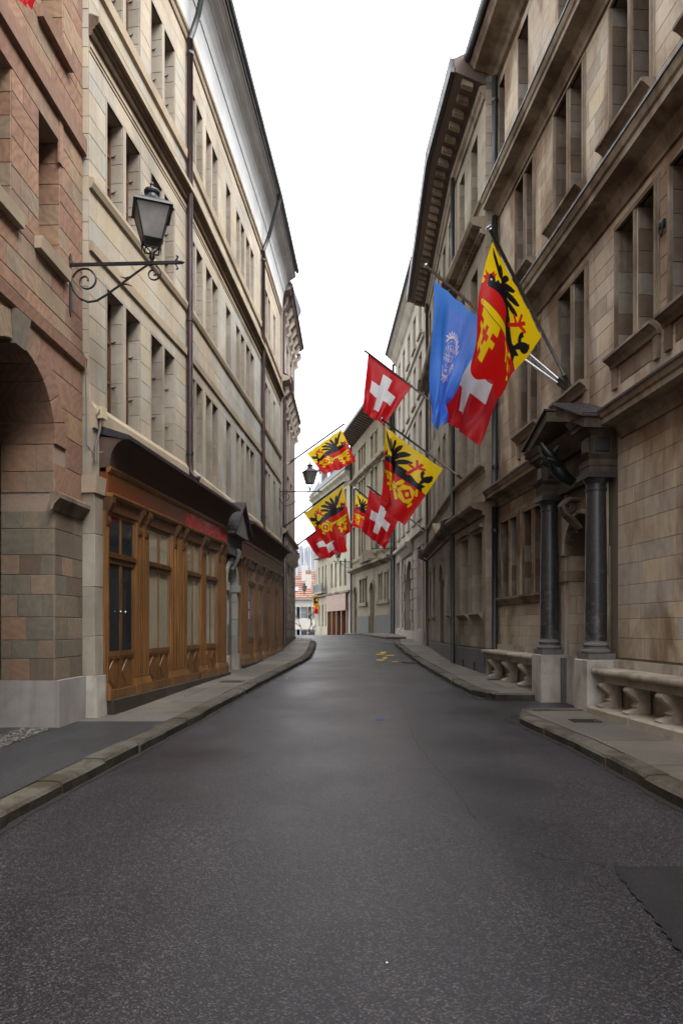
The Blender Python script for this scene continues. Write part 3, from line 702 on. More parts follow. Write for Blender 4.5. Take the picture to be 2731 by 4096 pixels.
mb = MB(); q = FL0.xy(arch.u1, .0); mb.sweep([FL0.xy(arch.u1 - .001, -.8), FL0.xy(arch.u1 - .001, 0)][::1], 'R', pr_); mb.sweep([FL0.xy(arch.u1 - .12, 0), FL0.xy(FL0.L, 0)], 'L', pr_); mb.build('impost', M['soot_trim'], t)
mb = MB(); mb.sweep([FL0.xy(0), FL0.xy(FL0.L)], 'L', [(0, 5.57), (.07, 5.6), (.09, 5.75), (0, 5.78)]); mb.build('string_course', M['pink_trim'], t)
mb = MB(); mb.sweep([FL0.xy(0), FL0.xy(FL0.L)], 'L', [(0, 8.82), (.08, 8.84), (.08, 9.08), (0, 9.12)]); mb.build('string_course', M['pink_trim'], t)
MB().fbox(FL0, U0(9.56), U0(9.68), 8.2, 8.83, 0, .03).build('key_block', M['pink_trim'], t)
for o, nm in ((w1, 1), (w1b, 1), (w2, 2), (w2b, 2)):
    win(t, FL0, o, M['frame'], M['glass'], bars=2)
    MB().taper(FL0, o.u0 - .12, o.u1 + .14, o.v0 - .16, o.v0, 0, .1, 0, .02).build('window_sill', M['pink_trim'] if nm == 2 else M['beige_trim'], t)
shell(t, FL0, 5.5, 14, 4.5)
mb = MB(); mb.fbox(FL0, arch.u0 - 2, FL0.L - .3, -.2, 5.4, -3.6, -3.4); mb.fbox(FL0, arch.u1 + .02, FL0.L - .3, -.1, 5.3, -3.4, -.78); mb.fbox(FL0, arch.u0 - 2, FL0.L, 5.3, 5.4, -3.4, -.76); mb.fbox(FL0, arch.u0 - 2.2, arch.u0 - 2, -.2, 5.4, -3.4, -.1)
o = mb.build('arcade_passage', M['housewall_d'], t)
mb = MB(); rp = [FL0.p(FL0.L * f, 5.79 + .012 * math.sin(f * 90), .06) for f in np.linspace(.86, .9975, 14)]; mb.tube(rp, .007, 5); e = Vector(rp[-1]); mb.tube([e, e + Vector((.02, .03, -.1)), e + Vector((.03, .04, -.9)), e + Vector((.03, .04, -1.35)), e + Vector((.12, .1, -1.48)), e + Vector((.22, .22, -1.42))], .01, 6); mb.build('cable', M['cable'], t)

# ------------------------------------------------------------------ left side: long beige house
FA, FB, FC = Fr(A0, A1, 'L'), Fr(A1, A2, 'L'), Fr(A2, A3, 'L')
PATH = [A0, A1, A2, A3]
t = thing('beige_stone_house', 'long bending beige stone house with paired windows and dark gutter on the left', 'building', (A0[0], A0[1], zr(10.4)))
LY = {0: [(10.95, 11.51), (11.62, 12.17), (12.66, 13.17), (13.28, 13.80)],
      1: [(14.66, 15.08), (15.18, 15.65), (15.97, 16.43), (16.52, 17.01), (17.9, 18.37), (19.05, 19.48), (19.62, 20.07), (20.34, 20.81), (20.95, 21.44)],
      2: [(22.75, 23.1), (23.5, 24.0), (24.2, 24.55), (25.4, 25.8)]}
FLO = [(5.12, 7.12), (8.53, 10.12), (11.76, 13.33)]
pool = []
door = Op(FB.uy(17.5), FB.uy(18.55), -.1, 3.35, .5, True)
for i, F in enumerate((FA, FB, FC)):
    ops = [Op(F.uy(a), F.uy(b), c, d, .27) for c, d in FLO for a, b in LY[i]]
    if i == 1: ops.append(door)
    wall(F, 0, F.L, -.1, 14.3, ops).build('wall', M['beige_mortar'], t); shell(t, F, -.1, 15.6, 5.0)
    vs = [5.12, 7.12, 7.41]; vs2 = [7.58, 8.36]; vs3 = [8.53, 10.12, 10.44]; vs4 = [10.95, 11.54]; vs5 = [11.76, 13.33, 14.1]
    for k, vv in enumerate((vs, vs2, vs3, vs4, vs5)):
        ug = F.uy(17.35) if i == 1 else None
        if i == 0: ashlar(pool, F, 0, F.L, courses(vv, .33), ops, (.35, .75), M['beige'], .008, .005, seed=20 + k)
        elif i == 1:
            ashlar(pool, F, 0, ug, courses(vv, .33), ops, (.35, .75), M['beige'], .008, .005, seed=30 + k)
            ashlar(pool, F, ug, F.L, courses(vv, .33), ops, (.5, 1.0), M['grey'] if k < 3 else M['beige'], .006, .004, seed=40 + k)
        else: ashlar(pool, F, 0, F.L, courses(vv, .33), ops, (.5, 1.0), M['grey'] if k < 3 else M['beige'], .006, .004, seed=50 + k)
    jambs(pool, F, [o for o in ops if not o.arch], M['jamb'], .34)
    for o in ops:
        if o.arch: continue
        win(t, F, o, M['frame'], M['glass'], bars=2)
        mb = MB()       # chamfered architrave round each light
        for a, b in ((o.u0 - .045, o.u0), (o.u1, o.u1 + .045)): mb.fbox(F, a, b, o.v0, o.v1, -.02, .014)
        mb.fbox(F, o.u0 - .045, o.u1 + .045, o.v1, o.v1 + .05, -.02, .015); mb.build('window_surround', M['jamb'], t)
        for vv in (.3, .68):
            v = o.v0 + (o.v1 - o.v0) * vv; q = Vector(F.p(o.u1 - .015, v, -.19)); MB().tube([q, q + Vector((F.n.x, F.n.y, 0)) * .05, q + Vector((F.n.x, F.n.y, 0)) * .09 - Vector((F.d.x, F.d.y, 0)) * .03], .009, 5).build('shutter_hook', M['iron'], t)
# near end of the facade: quoins on the return
FQ = Fr((A0[0] - .14, A0[1]), A0, 'L'); FQ.n = Vector((0, -1))
MB().fbox(FQ, 0, .14, -.1, 15.6, -.1, -.002).build('return_wall', M['beige_mortar'], t)
ashlar(pool, FQ, 0, .14, courses([.95, 14.1], .33), [], (9, 9), M['beige'], .004, .006, seed=77)
emit(pool, t, 300)
def course(name, prof, m, path=PATH, side='L', parent=None, closed=False): return MB().sweep(path, side, prof, True, closed).build(name, m, parent or t)
course('string_course', [(0, 7.41), (.05, 7.42), (.06, 7.56), (0, 7.59)], M['beige_trim'])
course('sill_band', [(0, 8.36), (.05, 8.38), (.08, 8.46), (.08, 8.52), (0, 8.545)], M['beige_trim'])
course('sill_band', [(0, 4.72), (.10, 4.72), (.10, 5.02), (.04, 5.12), (0, 5.125)], M['beige_trim'])
course('architrave', [(0, 10.44), (.02, 10.45), (.02, 10.5), (.035, 10.51), (.035, 10.57), (0, 10.58)], M['beige_trim'])
course('cornice', [(0, 10.68), (.04, 10.69), (.06, 10.73), (.06, 10.76), (.1, 10.79), (.105, 10.82), (.15, 10.84), (.16, 10.86), (.16, 10.95), (0, 11.02)], M['cornice_dark'])
course('cornice_lip', [(.15, 10.865), (.175, 10.87), (.175, 10.955), (.02, 11.03)], M['beige_trim'])
course('sill_band', [(0, 11.54), (.06, 11.56), (.07, 11.74), (0, 11.775)], M['beige_trim'])
course('eave_moulding', [(0, 14.08), (.04, 14.09), (.06, 14.15), (.05, 14.2), (.09, 14.24), (.10, 14.3), (0, 14.32)], M['beige_trim'])
cov = [(.08 + .43 * (1 - math.cos(a)), 14.3 + 1.2 * math.sin(a)) for a in np.linspace(0, math.pi / 2, 9)]
cv = []
for k, (a, b) in enumerate(cov):
    cv.append((a, b))
    if k in (3, 6): cv += [(a + .018, b - .006), (a + .022, b + .02)]
course('eave_cove', cv + [(.53, 15.5), (.53, 15.54), (.60, 15.56), (.60, 15.66), (0, 15.7)], M['plaster'])
course('fascia', [(.605, 15.57), (.62, 15.57), (.62, 15.72), (.605, 15.72)], M['soffit'], closed=True)
course('gutter', [(.62 + .07 * (1 - math.cos(a)), 15.83 - .1 * math.sin(a)) for a in np.linspace(0, math.pi, 8)] + [(.74, 15.85), (.62, 15.85)], M['gutter'], closed=True)
course('roof', [(.6, 15.78), (.64, 15.86), (-4, 18.2), (-4, 18.0)], M['slate'])
def downpipe(parent, F, u, ztop, zbot, m, r=.062, wv=.10, neck=.66, zneck=15.72, foot=True):
    P = lambda a, z, w: Vector(F.p(a, z, w))
    mb = MB(); mb.tube([P(u - .35, zneck, neck), P(u - .3, zneck - .18, neck), P(u - .03, ztop + .45, .28), P(u, ztop, wv)], r, 10); mb.build('swan_neck', M['pipe_g'], parent, True)
    pts = [P(u, ztop, wv), P(u, (ztop + zbot) / 2, wv), P(u, zbot + .3, wv), P(u, zbot + .1, wv + .02)] + ([P(u, zbot, wv + .1), P(u + .05, zbot - .04, wv + .2)] if foot else [P(u, zbot, wv)])
    MB().tube(pts, r, 10).build('downpipe', m, parent, True)
    for z in np.linspace(zbot + .5, ztop - .3, 4):
        mb = MB(); mb.lathe(P(u, z, wv), [(r * 1.0, -.03), (r * 1.22, -.03), (r * 1.22, .03), (r, .03)], 12); mb.build('pipe_collar', M['pipe_g'], parent)
downpipe(t, FA, FA.uy(14.44), 14.1, 4.85, M['pipe']); downpipe(t, FC, FC.uy(22.56), 14.1, 4.8, M['pipe'])
# stone pier between arcade and shopfront
for k, (a, b) in enumerate(((.95, 1.55), (1.55, 2.3), (2.3, 3.1), (3.1, 3.72))): MB().prism(FA, [(-.04, a + .003), (.24, a + .003), (.24, b - .003), (-.04, b - .003)], -.3, .12 - .004 * (k % 2), .006).build('pier_block', M['jamb'], t)
MB().fbox(FA, -.03, .22, 3.98, 4.72, -.3, .06).build('pier_block', M['jamb'], t)
mb = MB(); mb.taper(FA, -.08, .27, 3.72, 3.98, -.3, .15, .0, .03); mb.build('pier_capital', M['beige_trim'], t)
mb = MB(); mb.taper(FA, -.1, .27, -.1, .95, -.3, .2, -.02, -.03); mb.build('pier_plinth', M['white_stone'], t)
# round-headed stone doorway with pediment between the two shops
D = door
def arch_ring(F, o, r1, w0, w1, n, name, m, parent, key=True):
    for k in range(n):
        a0 = math.pi * k / n; a1 = math.pi * (k + 1) / n
        pl = [(o.c - r * math.cos(a), o.vs + r * math.sin(a)) for r, aa in ((o.r, np.linspace(a0 + .008, a1 - .008, 3)), (r1, np.linspace(a1 - .008, a0 + .008, 3))) for a in aa]
        MB().prism(F, pl, w0, w1, .005).build(name, m, parent)
arch_ring(FB, D, D.r + .17, -.1, .16, 9, 'voussoir', M['grey'], t)
for a, b in ((D.u0 - .2, D.u0), (D.u1, D.u1 + .2)): MB().fbox(FB, a, b, -.1, .95, -.5, .2).build('door_plinth', M['white_stone'], t)
for a, b in ((D.u0 - .18, D.u0), (D.u1, D.u1 + .18)):
    for k in range(4): MB().fbox(FB, a, b, .955 + (D.vs - .95) * k / 4, .945 + (D.vs - .95) * (k + 1) / 4, -.5, .15 - .006 * (k % 2)).build('door_jamb', M['grey'], t)
for a, b in ((D.u0 - .22, D.u0 + .02), (D.u1 - .02, D.u1 + .22)): MB().fbox(FB, a, b, D.vs - .2, D.vs, -.5, .2).build('door_impost', M['grey'], t)
mb = MB(); mb.fbox(FB, D.u0 - .2, D.u0 - .02, D.vs, 3.62, .0, .13); mb.fbox(FB, D.u1 + .02, D.u1 + .2, D.vs, 3.62, .0, .13); mb.fbox(FB, D.u0 - .22, D.u1 + .22, 3.55, 3.75, 0, .24); mb.fbox(FB, D.u0 - .2, D.u1 + .2, 3.75, 4.05, 0, .2); mb.build('door_entablature', M['greyband'], t)
mb = MB(); mb.slab(FB, [(D.u0 - .3, 4.05), (D.u1 + .3, 4.05), (D.u1 + .3, 4.15), (D.c, 4.85), (D.u0 - .3, 4.15)], 0, .4); mb.build('pediment', M['greyband'], t)
mb = MB(); mb.slab(FB, [(D.u0 - .36, 4.15), (D.c, 4.88), (D.c, 4.97), (D.u0 - .36, 4.23)], -.1, .5); mb.slab(FB, [(D.c, 4.88), (D.u1 + .36, 4.15), (D.u1 + .36, 4.23), (D.c, 4.97)], -.1, .5); mb.build('pediment_roof', M['lead'], t)
mb = MB(); mb.tube([FB.p(D.c, 3.2, .14), FB.p(D.c, 3.3, .22), FB.p(D.c, 3.5, .3), FB.p(D.c, 3.66, .32), FB.p(D.c, 3.72, .26)], [.04, .055, .06, .07, .05], 10); mb.build('keystone_scroll', M['greyband'], t, True)
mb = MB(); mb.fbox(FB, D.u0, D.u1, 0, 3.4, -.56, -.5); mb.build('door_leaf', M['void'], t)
MB().fbox(FB, D.u1 - .02, D.u1 - .012, 1.75, 2.4, -.42, -.08).build('notice', M['poster'], t)
# junction box and loose cables at the near corner
jb = thing('junction_box', 'cream electrical box with loose cables on the corner of the beige house', 'electrical box', FA.p(.1, 4.98, .12))
MB().fbox(FA, .06, .2, 4.88, 5.06, .1, .2).build('case', M['plastic'], jb)
q = Vector(FA.p(.06, 4.95, .15)); mb = MB()
for k in range(3): mb.tube([q + Vector((0, 0, .03 * k)), q + Vector((-.08, -.03, -.05 - .03 * k)), q + Vector((-.17, -.02, .0)), q + Vector((-.23, .0, .05 + .02 * k))], .008, 5)
mb.tube([FA.p(.1, 4.88, .15), FA.p(.08, 4.7, .14), FA.p(.03, 4.45, .1), FA.p(.02, 4.2, .1)], .018, 6); mb.build('cables', M['cable'], jb)

# ------------------------------------------------------------------ wooden shopfronts
def shopfront(name, label, F, bays, pils, sill, zb, head, transom, ftop, sign, dark=False, redpart=None, canopy_end=0.0, u_can=None):
    q = F.p(F.L / 2, 0, 0); t = thing(name, label, 'shopfront', (q[0], q[1], zr(q[1]) + KH))
    W = M['wood'] if not dark else M['wood']; WD = M['wood_dark']
    # stone step
    mb = MB(); n = 6
    for k in range(n):
        u0, u1 = F.L * k / n, F.L * (k + 1) / n
        mb = MB(); mb.fbox(F, u0 + .004, u1 - .004, -.1, zb, -.2, .13); mb.build('plinth_stone', M['dark_plinth'], t)
    for k, (a, b) in enumerate(pils):
        m = MB(); m.fbox(F, a, b, zb + .26, head + .12, -.1, .022); n_fl = 2 if (b - a) > .22 else 1
        for j in range(n_fl):
            c0 = a + (b - a) * (j + .12) / n_fl; c1 = a + (b - a) * (j + .88) / n_fl
            m.fbox(F, c0, c0 + .03, zb + .3, head - .02, .022, .036); m.fbox(F, c1 - .03, c1, zb + .3, head - .02, .022, .036); m.fbox(F, (c0 + c1) / 2 - .014, (c0 + c1) / 2 + .014, zb + .3, head - .05, .022, .032)
        p = m.build('pilaster', W, t)
        m = MB(); m.taper(F, a - .025, b + .025, zb, zb + .16, -.08, .08, 0, 0); m.taper(F, a - .025, b + .025, zb + .16, zb + .27, -.08, .08, -.02, -.04); m.build('pilaster_base', W, p)
        for j in range(n_fl):      # scrolled bracket over each pilaster
            c = a + (b - a) * (j + .5) / n_fl; h = head + .1; pr = [(.02, h - .34), (.05, h - .33), (.06, h - .26), (.045, h - .2), (.06, h - .12), (.10, h - .06), (.13, h + .02), (.125, h + .1), (.02, h + .12)]
            m = MB(); i0 = len(m.v)
            for uu in (c - .055, c + .055): m.v += [F.p(uu, v, w) for w, v in pr]
            k9 = len(pr); m.f += [tuple(range(k9)), tuple(reversed(range(k9, 2 * k9)))] + [(x, (x + 1) % k9, (x + 1) % k9 + k9, x + k9) for x in range(k9)]
            m.build('bracket', WD, p)
    for k, (a, b, kind) in enumerate(bays):
        fw = .04; half = (a + b) / 2
        m = MB(); m.fbox(F, a, a + fw, sill, head, -.1, .0); m.fbox(F, b - fw, b, sill, head, -.1, .0); m.fbox(F, a + fw, b - fw, head - .06, head, -.1, .0)
        m.fbox(F, a + fw, b - fw, sill - .05, sill + .03, -.1, .01); m.fbox(F, half - .028, half + .028, transom, head - .06, -.09, -.004)
        if kind == 'door': m.fbox(F, half - .035, half + .035, zb, transom, -.09, .0); m.fbox(F, a + fw, a + fw + .05, sill, transom, -.09, -.01); m.fbox(F, b - fw - .05, b - fw, sill, transom, -.09, -.01)
        else: m.fbox(F, half - .012, half + .012, sill + .03, transom, -.09, -.008)
        f = m.build('door' if kind == 'door' else 'shop_window', W, t)
        m = MB(); m.fbox(F, a, b, transom, transom + .06, -.1, .04); m.fbox(F, a + .02, b - .02, transom - .09, transom, -.1, .012); m.fbox(F, a + .01, b - .01, transom + .06, transom + .09, -.1, .016); m.build('transom_bar', WD, f)
        gl = M['glass'] if kind in ('door', 'dark') else M['glass_clear']
        for x0, x1, y0, y1 in ((a + fw, half, sill + .03, transom - .09), (half, b - fw, sill + .03, transom - .09), (a + fw, half, transom + .09, head - .06), (half, b - fw, transom + .09, head - .06)):
            MB().fbox(F, x0 + .004, x1 - .004, y0, y1, -.022, -.016).build('pane', gl, f)
        if kind not in ('door', 'dark'):
            MB().fbox(F, a + fw, b - fw, sill + .03, head - .06, -.05, -.035).build('pane_backing', M['cream'] if kind == 'cream' else M['curtain'], f)  # cream sheet paints in the reflection of the facade opposite
        m = MB(); m.fbox(F, a, b, zb, zb + .14, -.1, .04); m.fbox(F, a, b, zb + .14, sill - .05, -.1, -.02); pb = m.build('stall_riser', W, t)
        for x0, x1 in ((a + .02, half - .012), (half + .012, b - .02)):     # lozenge panels
            c = (x0 + x1) / 2; cvv = (zb + .17 + sill - .08) / 2; hh = (sill - zb - .27) / 2; ww = (x1 - x0) / 2 - .02
            m = MB(); m.fbox(F, x0, x1, sill - .085, sill - .055, -.02, .004); m.fbox(F, x0, x0 + .022, zb + .15, sill - .085, -.02, -.004); m.fbox(F, x1 - .022, x1, zb + .15, sill - .085, -.02, -.004); m.build('panel_frame', W, pb)
            m = MB(); m.prism(F, [(c, cvv - hh), (c + ww, cvv), (c, cvv + hh), (c - ww, cvv)], -.02, -.006, .012); m.build('lozenge', W, pb)
        if kind == 'door':
            for s in (-1, 1): q = Vector(F.p(half + s * .09, sill + .66, .03)); MB().lathe(q, [(.005, -.022), (.02, -.015), (.024, 0), (.02, .015), (.005, .022)], 10).build('handle', M['steel'], f, True)
    # fascia, sign boards, cornice and the coved canopy
    MB().fbox(F, 0, F.L, head, head + .2, -.12, .04).build('architrave', WD, t)
    MB().sweep([F.xy(0), F.xy(F.L)], 'L', [(0, head + .17), (.1, head + .2), (.12, head + .24), (.12, head + .27), (0, head + .28)]).build('moulding', W, t)
    us = [0] + ([redpart] if redpart else []) + [F.L]
    for k, (a, b) in enumerate(zip(us, us[1:])):
        MB().fbox(F, a + .006, b - .006, head + .28, ftop, -.1, .03).build('sign_board', (M['red_sign'] if (redpart and k == 1) else (M['wood_red'] if sign else WD)), t)
    MB().sweep([F.xy(0), F.xy(F.L)], 'L', [(0, ftop - .02), (.06, ftop), (.08, ftop + .05), (.08, ftop + .08), (0, ftop + .09)]).build('moulding', W if not dark else WD, t)
    a, b = u_can or (0, F.L)
    cp = [(.05 + .27 * (1 - math.cos(x)), ftop + .07 + .42 * math.sin(x)) for x in np.linspace(0, math.pi / 2, 7)]
    MB().sweep([F.xy(a), F.xy(b)], 'L', cp + [(.34, ftop + .5), (-.2, ftop + .55), (-.2, ftop + .05)]).smart('canopy_cove', M['soffit'], t)
    MB().sweep([F.xy(a - .02), F.xy(b + .02)], 'L', [(.33, ftop + .485), (.38, ftop + .485), (.385, ftop + .545), (-.12, ftop + .72), (-.3, ftop + .72), (-.3, ftop + .62)]).build('canopy_roof', M['lead'], t)
    return t
S1 = Fr(FA.xy(.22, .17), FB.xy(FB.uy(17.2), .17), 'L')
ux = lambda p: S1.U(p)
shopfront('wooden_shopfront', 'golden oak shopfront with double door beside the arcade, red board at its far end', S1,
          [(ux(427), ux(539), 'door'), (ux(593), ux(680), 'cream'), (ux(746), ux(800), 'cream'), (ux(821), ux(866), 'cream')],
          [(max(ux(388), .005), ux(427)), (ux(539), ux(593)), (ux(680), ux(746)), (ux(800), ux(821)), (ux(866), S1.L - .01)],
          1.27, .55, 3.5, 2.78, 4.1, True, redpart=ux(738))
S2 = Fr(FB.xy(FB.uy(18.9), .17), FC.xy(FC.uy(26.6), .17), 'L')
ux = lambda p: S2.U(p)
shopfront('wooden_shopfront', 'darker oak shopfront beyond the stone doorway, notices in its first window', S2,
          [(ux(991), ux(1015), 'grey'), (ux(1031), ux(1050), 'grey'), (ux(1064), ux(1076), 'dark'), (ux(1096), ux(1109), 'dark')],
          [(.005, ux(991)), (ux(1015), ux(1031)), (ux(1050), ux(1064)), (ux(1076), ux(1096)), (ux(1109), S2.L - .01)],
          1.32, .62, 3.4, 2.95, 4.05, False, dark=True)
n = thing('window_notice', 'red and white notice stuck in the darker shopfront window', 'notice', S2.p(ux(994), 1.9, -.06))
mb = MB(); mb.fbox(S2, ux(992), ux(1000), 1.85, 2.5, -.0145, -.012); mb.build('sheet', M['poster'], n)
mb = MB()
for v in (1.85, 2.15, 2.43): mb.fbox(S2, ux(992), ux(1000), v, v + .07, -.0115, -.0095)
mb.build('red_bands', M['poster_red'], n)

# ------------------------------------------------------------------ left side: ornate rusticated house
FL2 = Fr(L2a, L2b, 'L')
t = thing('rusticated_house', 'brown rusticated house with carved brackets at the end of the left row', 'building', (L2a[0], 30, zr(30)))
pool = []
w2s = [Op(FL2.uy(y) - .45, FL2.uy(y) + .45, a, b, .3) for y in (28.6, 30.2, 31.8) for a, b in ((1.9, 4.4), (5.9, 8.3), (9.0, 11.0), (12.2, 14.0))]
wall(FL2, 0, FL2.L, -.1, 15.2, w2s).build('wall', M['r3g'], t); shell(t, FL2, -.1, 15.1, 6)
for a, b in ((2.2, 2.6), (4.4, 5.1), (5.6, 6.1)): pass
ashlar(pool, FL2, 0, FL2.L, courses([1.2, 1.9, 4.4, 5.3], .42), w2s, (.7, 1.1), M['r3g'], .05, .05, seed=61)
ashlar(pool, FL2, 0, FL2.L, courses([5.6, 5.9, 8.3, 9.0, 11.0, 11.4], .4), w2s, (.7, 1.1), M['r3g'], .02, .02, seed=62)
emit(pool, t, 120)
for o in w2s: win(t, FL2, o, M['frame_w'], M['glass'], bars=1)
MB().fbox(FL2, 0, FL2.L, -.1, 1.2, 0, .1).build('plinth', M['greyband'], t)
for z, w in ((5.3, .25), (11.4, .36), (15.0, .42)):
    MB().sweep([FL2.xy(0), FL2.xy(FL2.L)], 'L', [(0, z), (.06, z + .02), (.1, z + .1), (w - .06, z + .14), (w, z + .2), (w, z + .3), (0, z + .36)]).build('cornice', M['r3g'], t)
MB().sweep([FL2.xy(0), FL2.xy(FL2.L)], 'L', [(.42, 15.2), (.5, 15.25), (.5, 15.36), (-3, 17.5), (-3, 17.3), (.3, 15.3)]).build('roof', M['slate'], t)
for z, h, w in ((4.55, .75, .22), (10.6, .8, .3), (14.2, .8, .34)):
    for k in range(7):
        u = .35 + (FL2.L - .5) * k / 6; m = MB()
        m.tube([FL2.p(u, z, .05), FL2.p(u, z + h * .15, .16), FL2.p(u, z + h * .4, .12), FL2.p(u, z + h * .7, w * .8), FL2.p(u, z + h * .95, w * .75)], [.06, .1, .08, .12, .12], 8); m.build('carved_bracket', M['r3g'], t, True)
for u in (.12, FL2.L - .3):
    MB().fbox(FL2, u - .12, u + .28, 1.2, 15.0, 0, .07).build('pilaster', M['r3g'], t)
MB().tube([FL2.p(.25, 15.0, .4), FL2.p(.25, 14.6, .3), FL2.p(.25, 14.3, .12), FL2.p(.25, 11.9, .12), FL2.p(.28, 11.7, .45), FL2.p(.28, 11.2, .45), FL2.p(.25, 10.9, .14), FL2.p(.25, .9, .14)], .06, 8).build('downpipe', M['pipe'], t, True)
mb = MB(); mb.fbox(FL2, FL2.L - .002, FL2.L + .05, -.1, 15.0, -6, -.005); mb.build('gable_wall', M['r3g'], t)
# tall house far behind, only its eave corner shows
FL3 = Fr((-4.0, 40), (-3.25, 47), 'L')
t = thing('far_left_house', 'far pale house whose eave corner peeks past the rusticated house', 'building', (-3.4, 43, zr(43)))
w3 = [Op(u - .4, u + .4, a, a + 1.7, .2) for u in (1.5, 3.5, 5.5) for a in (3, 7, 11, 15, 19)]
wall(FL3, 0, FL3.L, .5, 23, w3).build('wall', M['r5'], t)
MB().fbox(FL3, 0, FL3.L, .5, 23, -5, -.25).build('core', M['r5'], t)
for o in w3: win(t, FL3, o, M['frame_w'], M['glass'], bars=1)
MB().sweep([FL3.xy(0), FL3.xy(FL3.L)], 'L', [(0, 22.5), (.3, 22.9), (.5, 23.3), (.5, 23.5), (-3, 25), (-3, 22.6)]).build('eave', M['slate'], t)
# ------------------------------------------------------------------ right side: the sooty palace with the portal
FR1 = Fr((5.28 + .076 * 24, -24.0), (5.28 - .076 * 17.3, 17.3), 'R'); UR = FR1.uy
t = thing('palace_building', 'dark sooty stone palace with columned portal and deep cornices on the right', 'building', (4.3, 12.2, zr(12)))
W1 = [(6.0, 7.15), (8.27, 9.42), (9.83, 10.98), (12.14, 13.31), (14.45, 15.6)]
W2 = [(7.65, 8.9), (9.95, 11.19), (12.25, 13.57), (14.73, 15.87)]
W3 = [(8.4, 9.0), (10.6, 11.2), (12.85, 13.42), (15.1, 15.78), (16.75, 17.2)]
W0 = [(14.2, 15.34), (15.76, 16.9)]
def split(ws, v0, v1, d=.36, m=.05): return [Op(UR(a), UR((a + b) / 2) - m, v0, v1, d) for a, b in ws] + [Op(UR((a + b) / 2) + m, UR(b), v0, v1, d) for a, b in ws]
o1 = split(W1, 6.06, 8.06); o2 = split(W2, 9.62, 11.84); o0 = split(W0, 2.42, 4.25); o3 = [Op(UR(a), UR(b), 13.2, 15.28, .36) for a, b in W3]
portal = Op(UR(11.55), UR(12.92), -.1, 3.72, .6, True)
ops = o0 + o1 + o2 + o3 + [portal]
wall(FR1, 0, FR1.L, -.2, 15.8, ops).build('wall', M['soot_mortar'], t); shell(t, FR1, -.2, 15.9, 5)
pool = []
near_lim = UR(10.98)
ashlar(pool, FR1, UR(5.5), near_lim, courses([1.2, 4.75], .29), ops, (.45, .95), M['soot'], .006, .005, seed=101)
ashlar(pool, FR1, UR(13.47), FR1.L, courses([1.2, 2.25, 2.42, 4.25, 4.75], .3), ops, (.4, .85), M['soot'], .008, .005, seed=102)
ashlar(pool, FR1, portal.u0 - .3, portal.u1 + .3, courses([1.1, portal.vs], .32), ops, (.25, .5), M['soot'], .008, .005, seed=103)
sur = .11
exp = [Op(o.u0 - (sur if i < len(W1) else .0), o.u1 + (sur if i >= len(W1) else 0), o.v0, o.v1 + sur) for i, o in enumerate(o1)]
for vv, os_, sd in (([5.35, 6.06, 8.06, 8.3], o1, 104), ([9.0, 9.62, 11.84, 12.05], o2, 105), ([12.7, 13.2, 15.28, 15.5], o3, 106)):
    ashlar(pool, FR1, UR(5.5), FR1.L, courses(vv, .3), os_, (.4, .9), M['soot'], .008, .005, seed=sd)
jambs(pool, FR1, o0 + o1 + o2 + o3, M['soot_jamb'], .34)
J = FR1.jamb(portal.u1, .6); ashlar(pool, J, 0, .6, courses([1.1, 2.55], .3), [], (.22, .4), M['soot'], .008, .006, seed=111); ashlar(pool, J, 0, .6, courses([2.75, portal.vs], .3), [], (.6, .9), M['soot'], .008, .006, seed=112)
emit(pool, t, 300)
for o in o0 + o1 + o2 + o3: win(t, FR1, o, M['frame'], M['glass'], bars=2)
def surround(F, a, b, v0, v1, parent, m, w=.1, pr=.05, mid=True):
    mb = MB()
    for (x0, x1, q) in ((a - w, a - w * .45, pr * .5), (a - w * .45, a, pr)): mb.fbox(F, x0, x1, v0, v1 + (a - x0), -.04, q); mb.fbox(F, 2 * 0 + b + (a - x1), b + (a - x0), v0, v1 + (a - x0), -.04, q)
    mb.fbox(F, a - w * .45, b + w * .45, v1, v1 + w * .45, -.04, pr + .003); mb.fbox(F, a - w, b + w, v1 + w * .45, v1 + w, -.04, pr * .5 + .003)
    s = mb.build('window_surround', m, parent)
    if mid:
        c = (a + b) / 2; mb = MB(); mb.fbox(F, c - .048, c + .048, v0, v1, -.3, .0); mb.prism(F, [(c - .03, v0), (c + .03, v0), (c + .03, v1), (c - .03, v1)], 0, .05, .02); mb.build('mullion', m, s)
def sill(F, a, b, v, parent, m, w=.22, h=.2, ext=.16, cons=True):
    pr = [(0, v - h), (w * .35, v - h), (w * .45, v - h * .7), (w * .8, v - h * .4), (w, v - h * .32), (w, v - .02), (0, v)]
    s = MB().sweep([F.xy(a - ext), F.xy(b + ext)], F.side, pr).build('window_sill', m, parent)
    if cons:
        for x in (a - .05, b + .05): MB().fbox(F, x - .07, x + .07, v - h - .34, v - h, 0, .06).build('sill_console', m, s)
        MB().fbox(F, a + .1, b - .1, v - h - .28, v - h - .04, 0, .02).build('apron_panel', m, s)
T_ = M['soot_trim']
for a, b in W1: surround(FR1, UR(a), UR(b), 6.06, 8.06, t, T_); sill(FR1, UR(a), UR(b), 6.06, t, T_, .2, .2, .14)
for a, b in W2: surround(FR1, UR(a), UR(b), 9.62, 11.84, t, T_); sill(FR1, UR(a), UR(b), 9.62, t, T_, .24, .22, .12, False)
for a, b in W0: surround(FR1, UR(a), UR(b), 2.42, 4.25, t, T_)
for a, b in W3: surround(FR1, UR(a), UR(b), 13.2, 15.28, t, M['soot'], .06, .012, False)
MB().sweep([FR1.xy(UR(13.5)), FR1.xy(FR1.L)], 'R', [(0, 2.2), (.05, 2.22), (.1, 2.32), (.14, 2.36), (.14, 2.4), (0, 2.42)]).build('sill_band', T_, t)
P1 = [FR1.xy(0), FR1.xy(FR1.L + .0)]
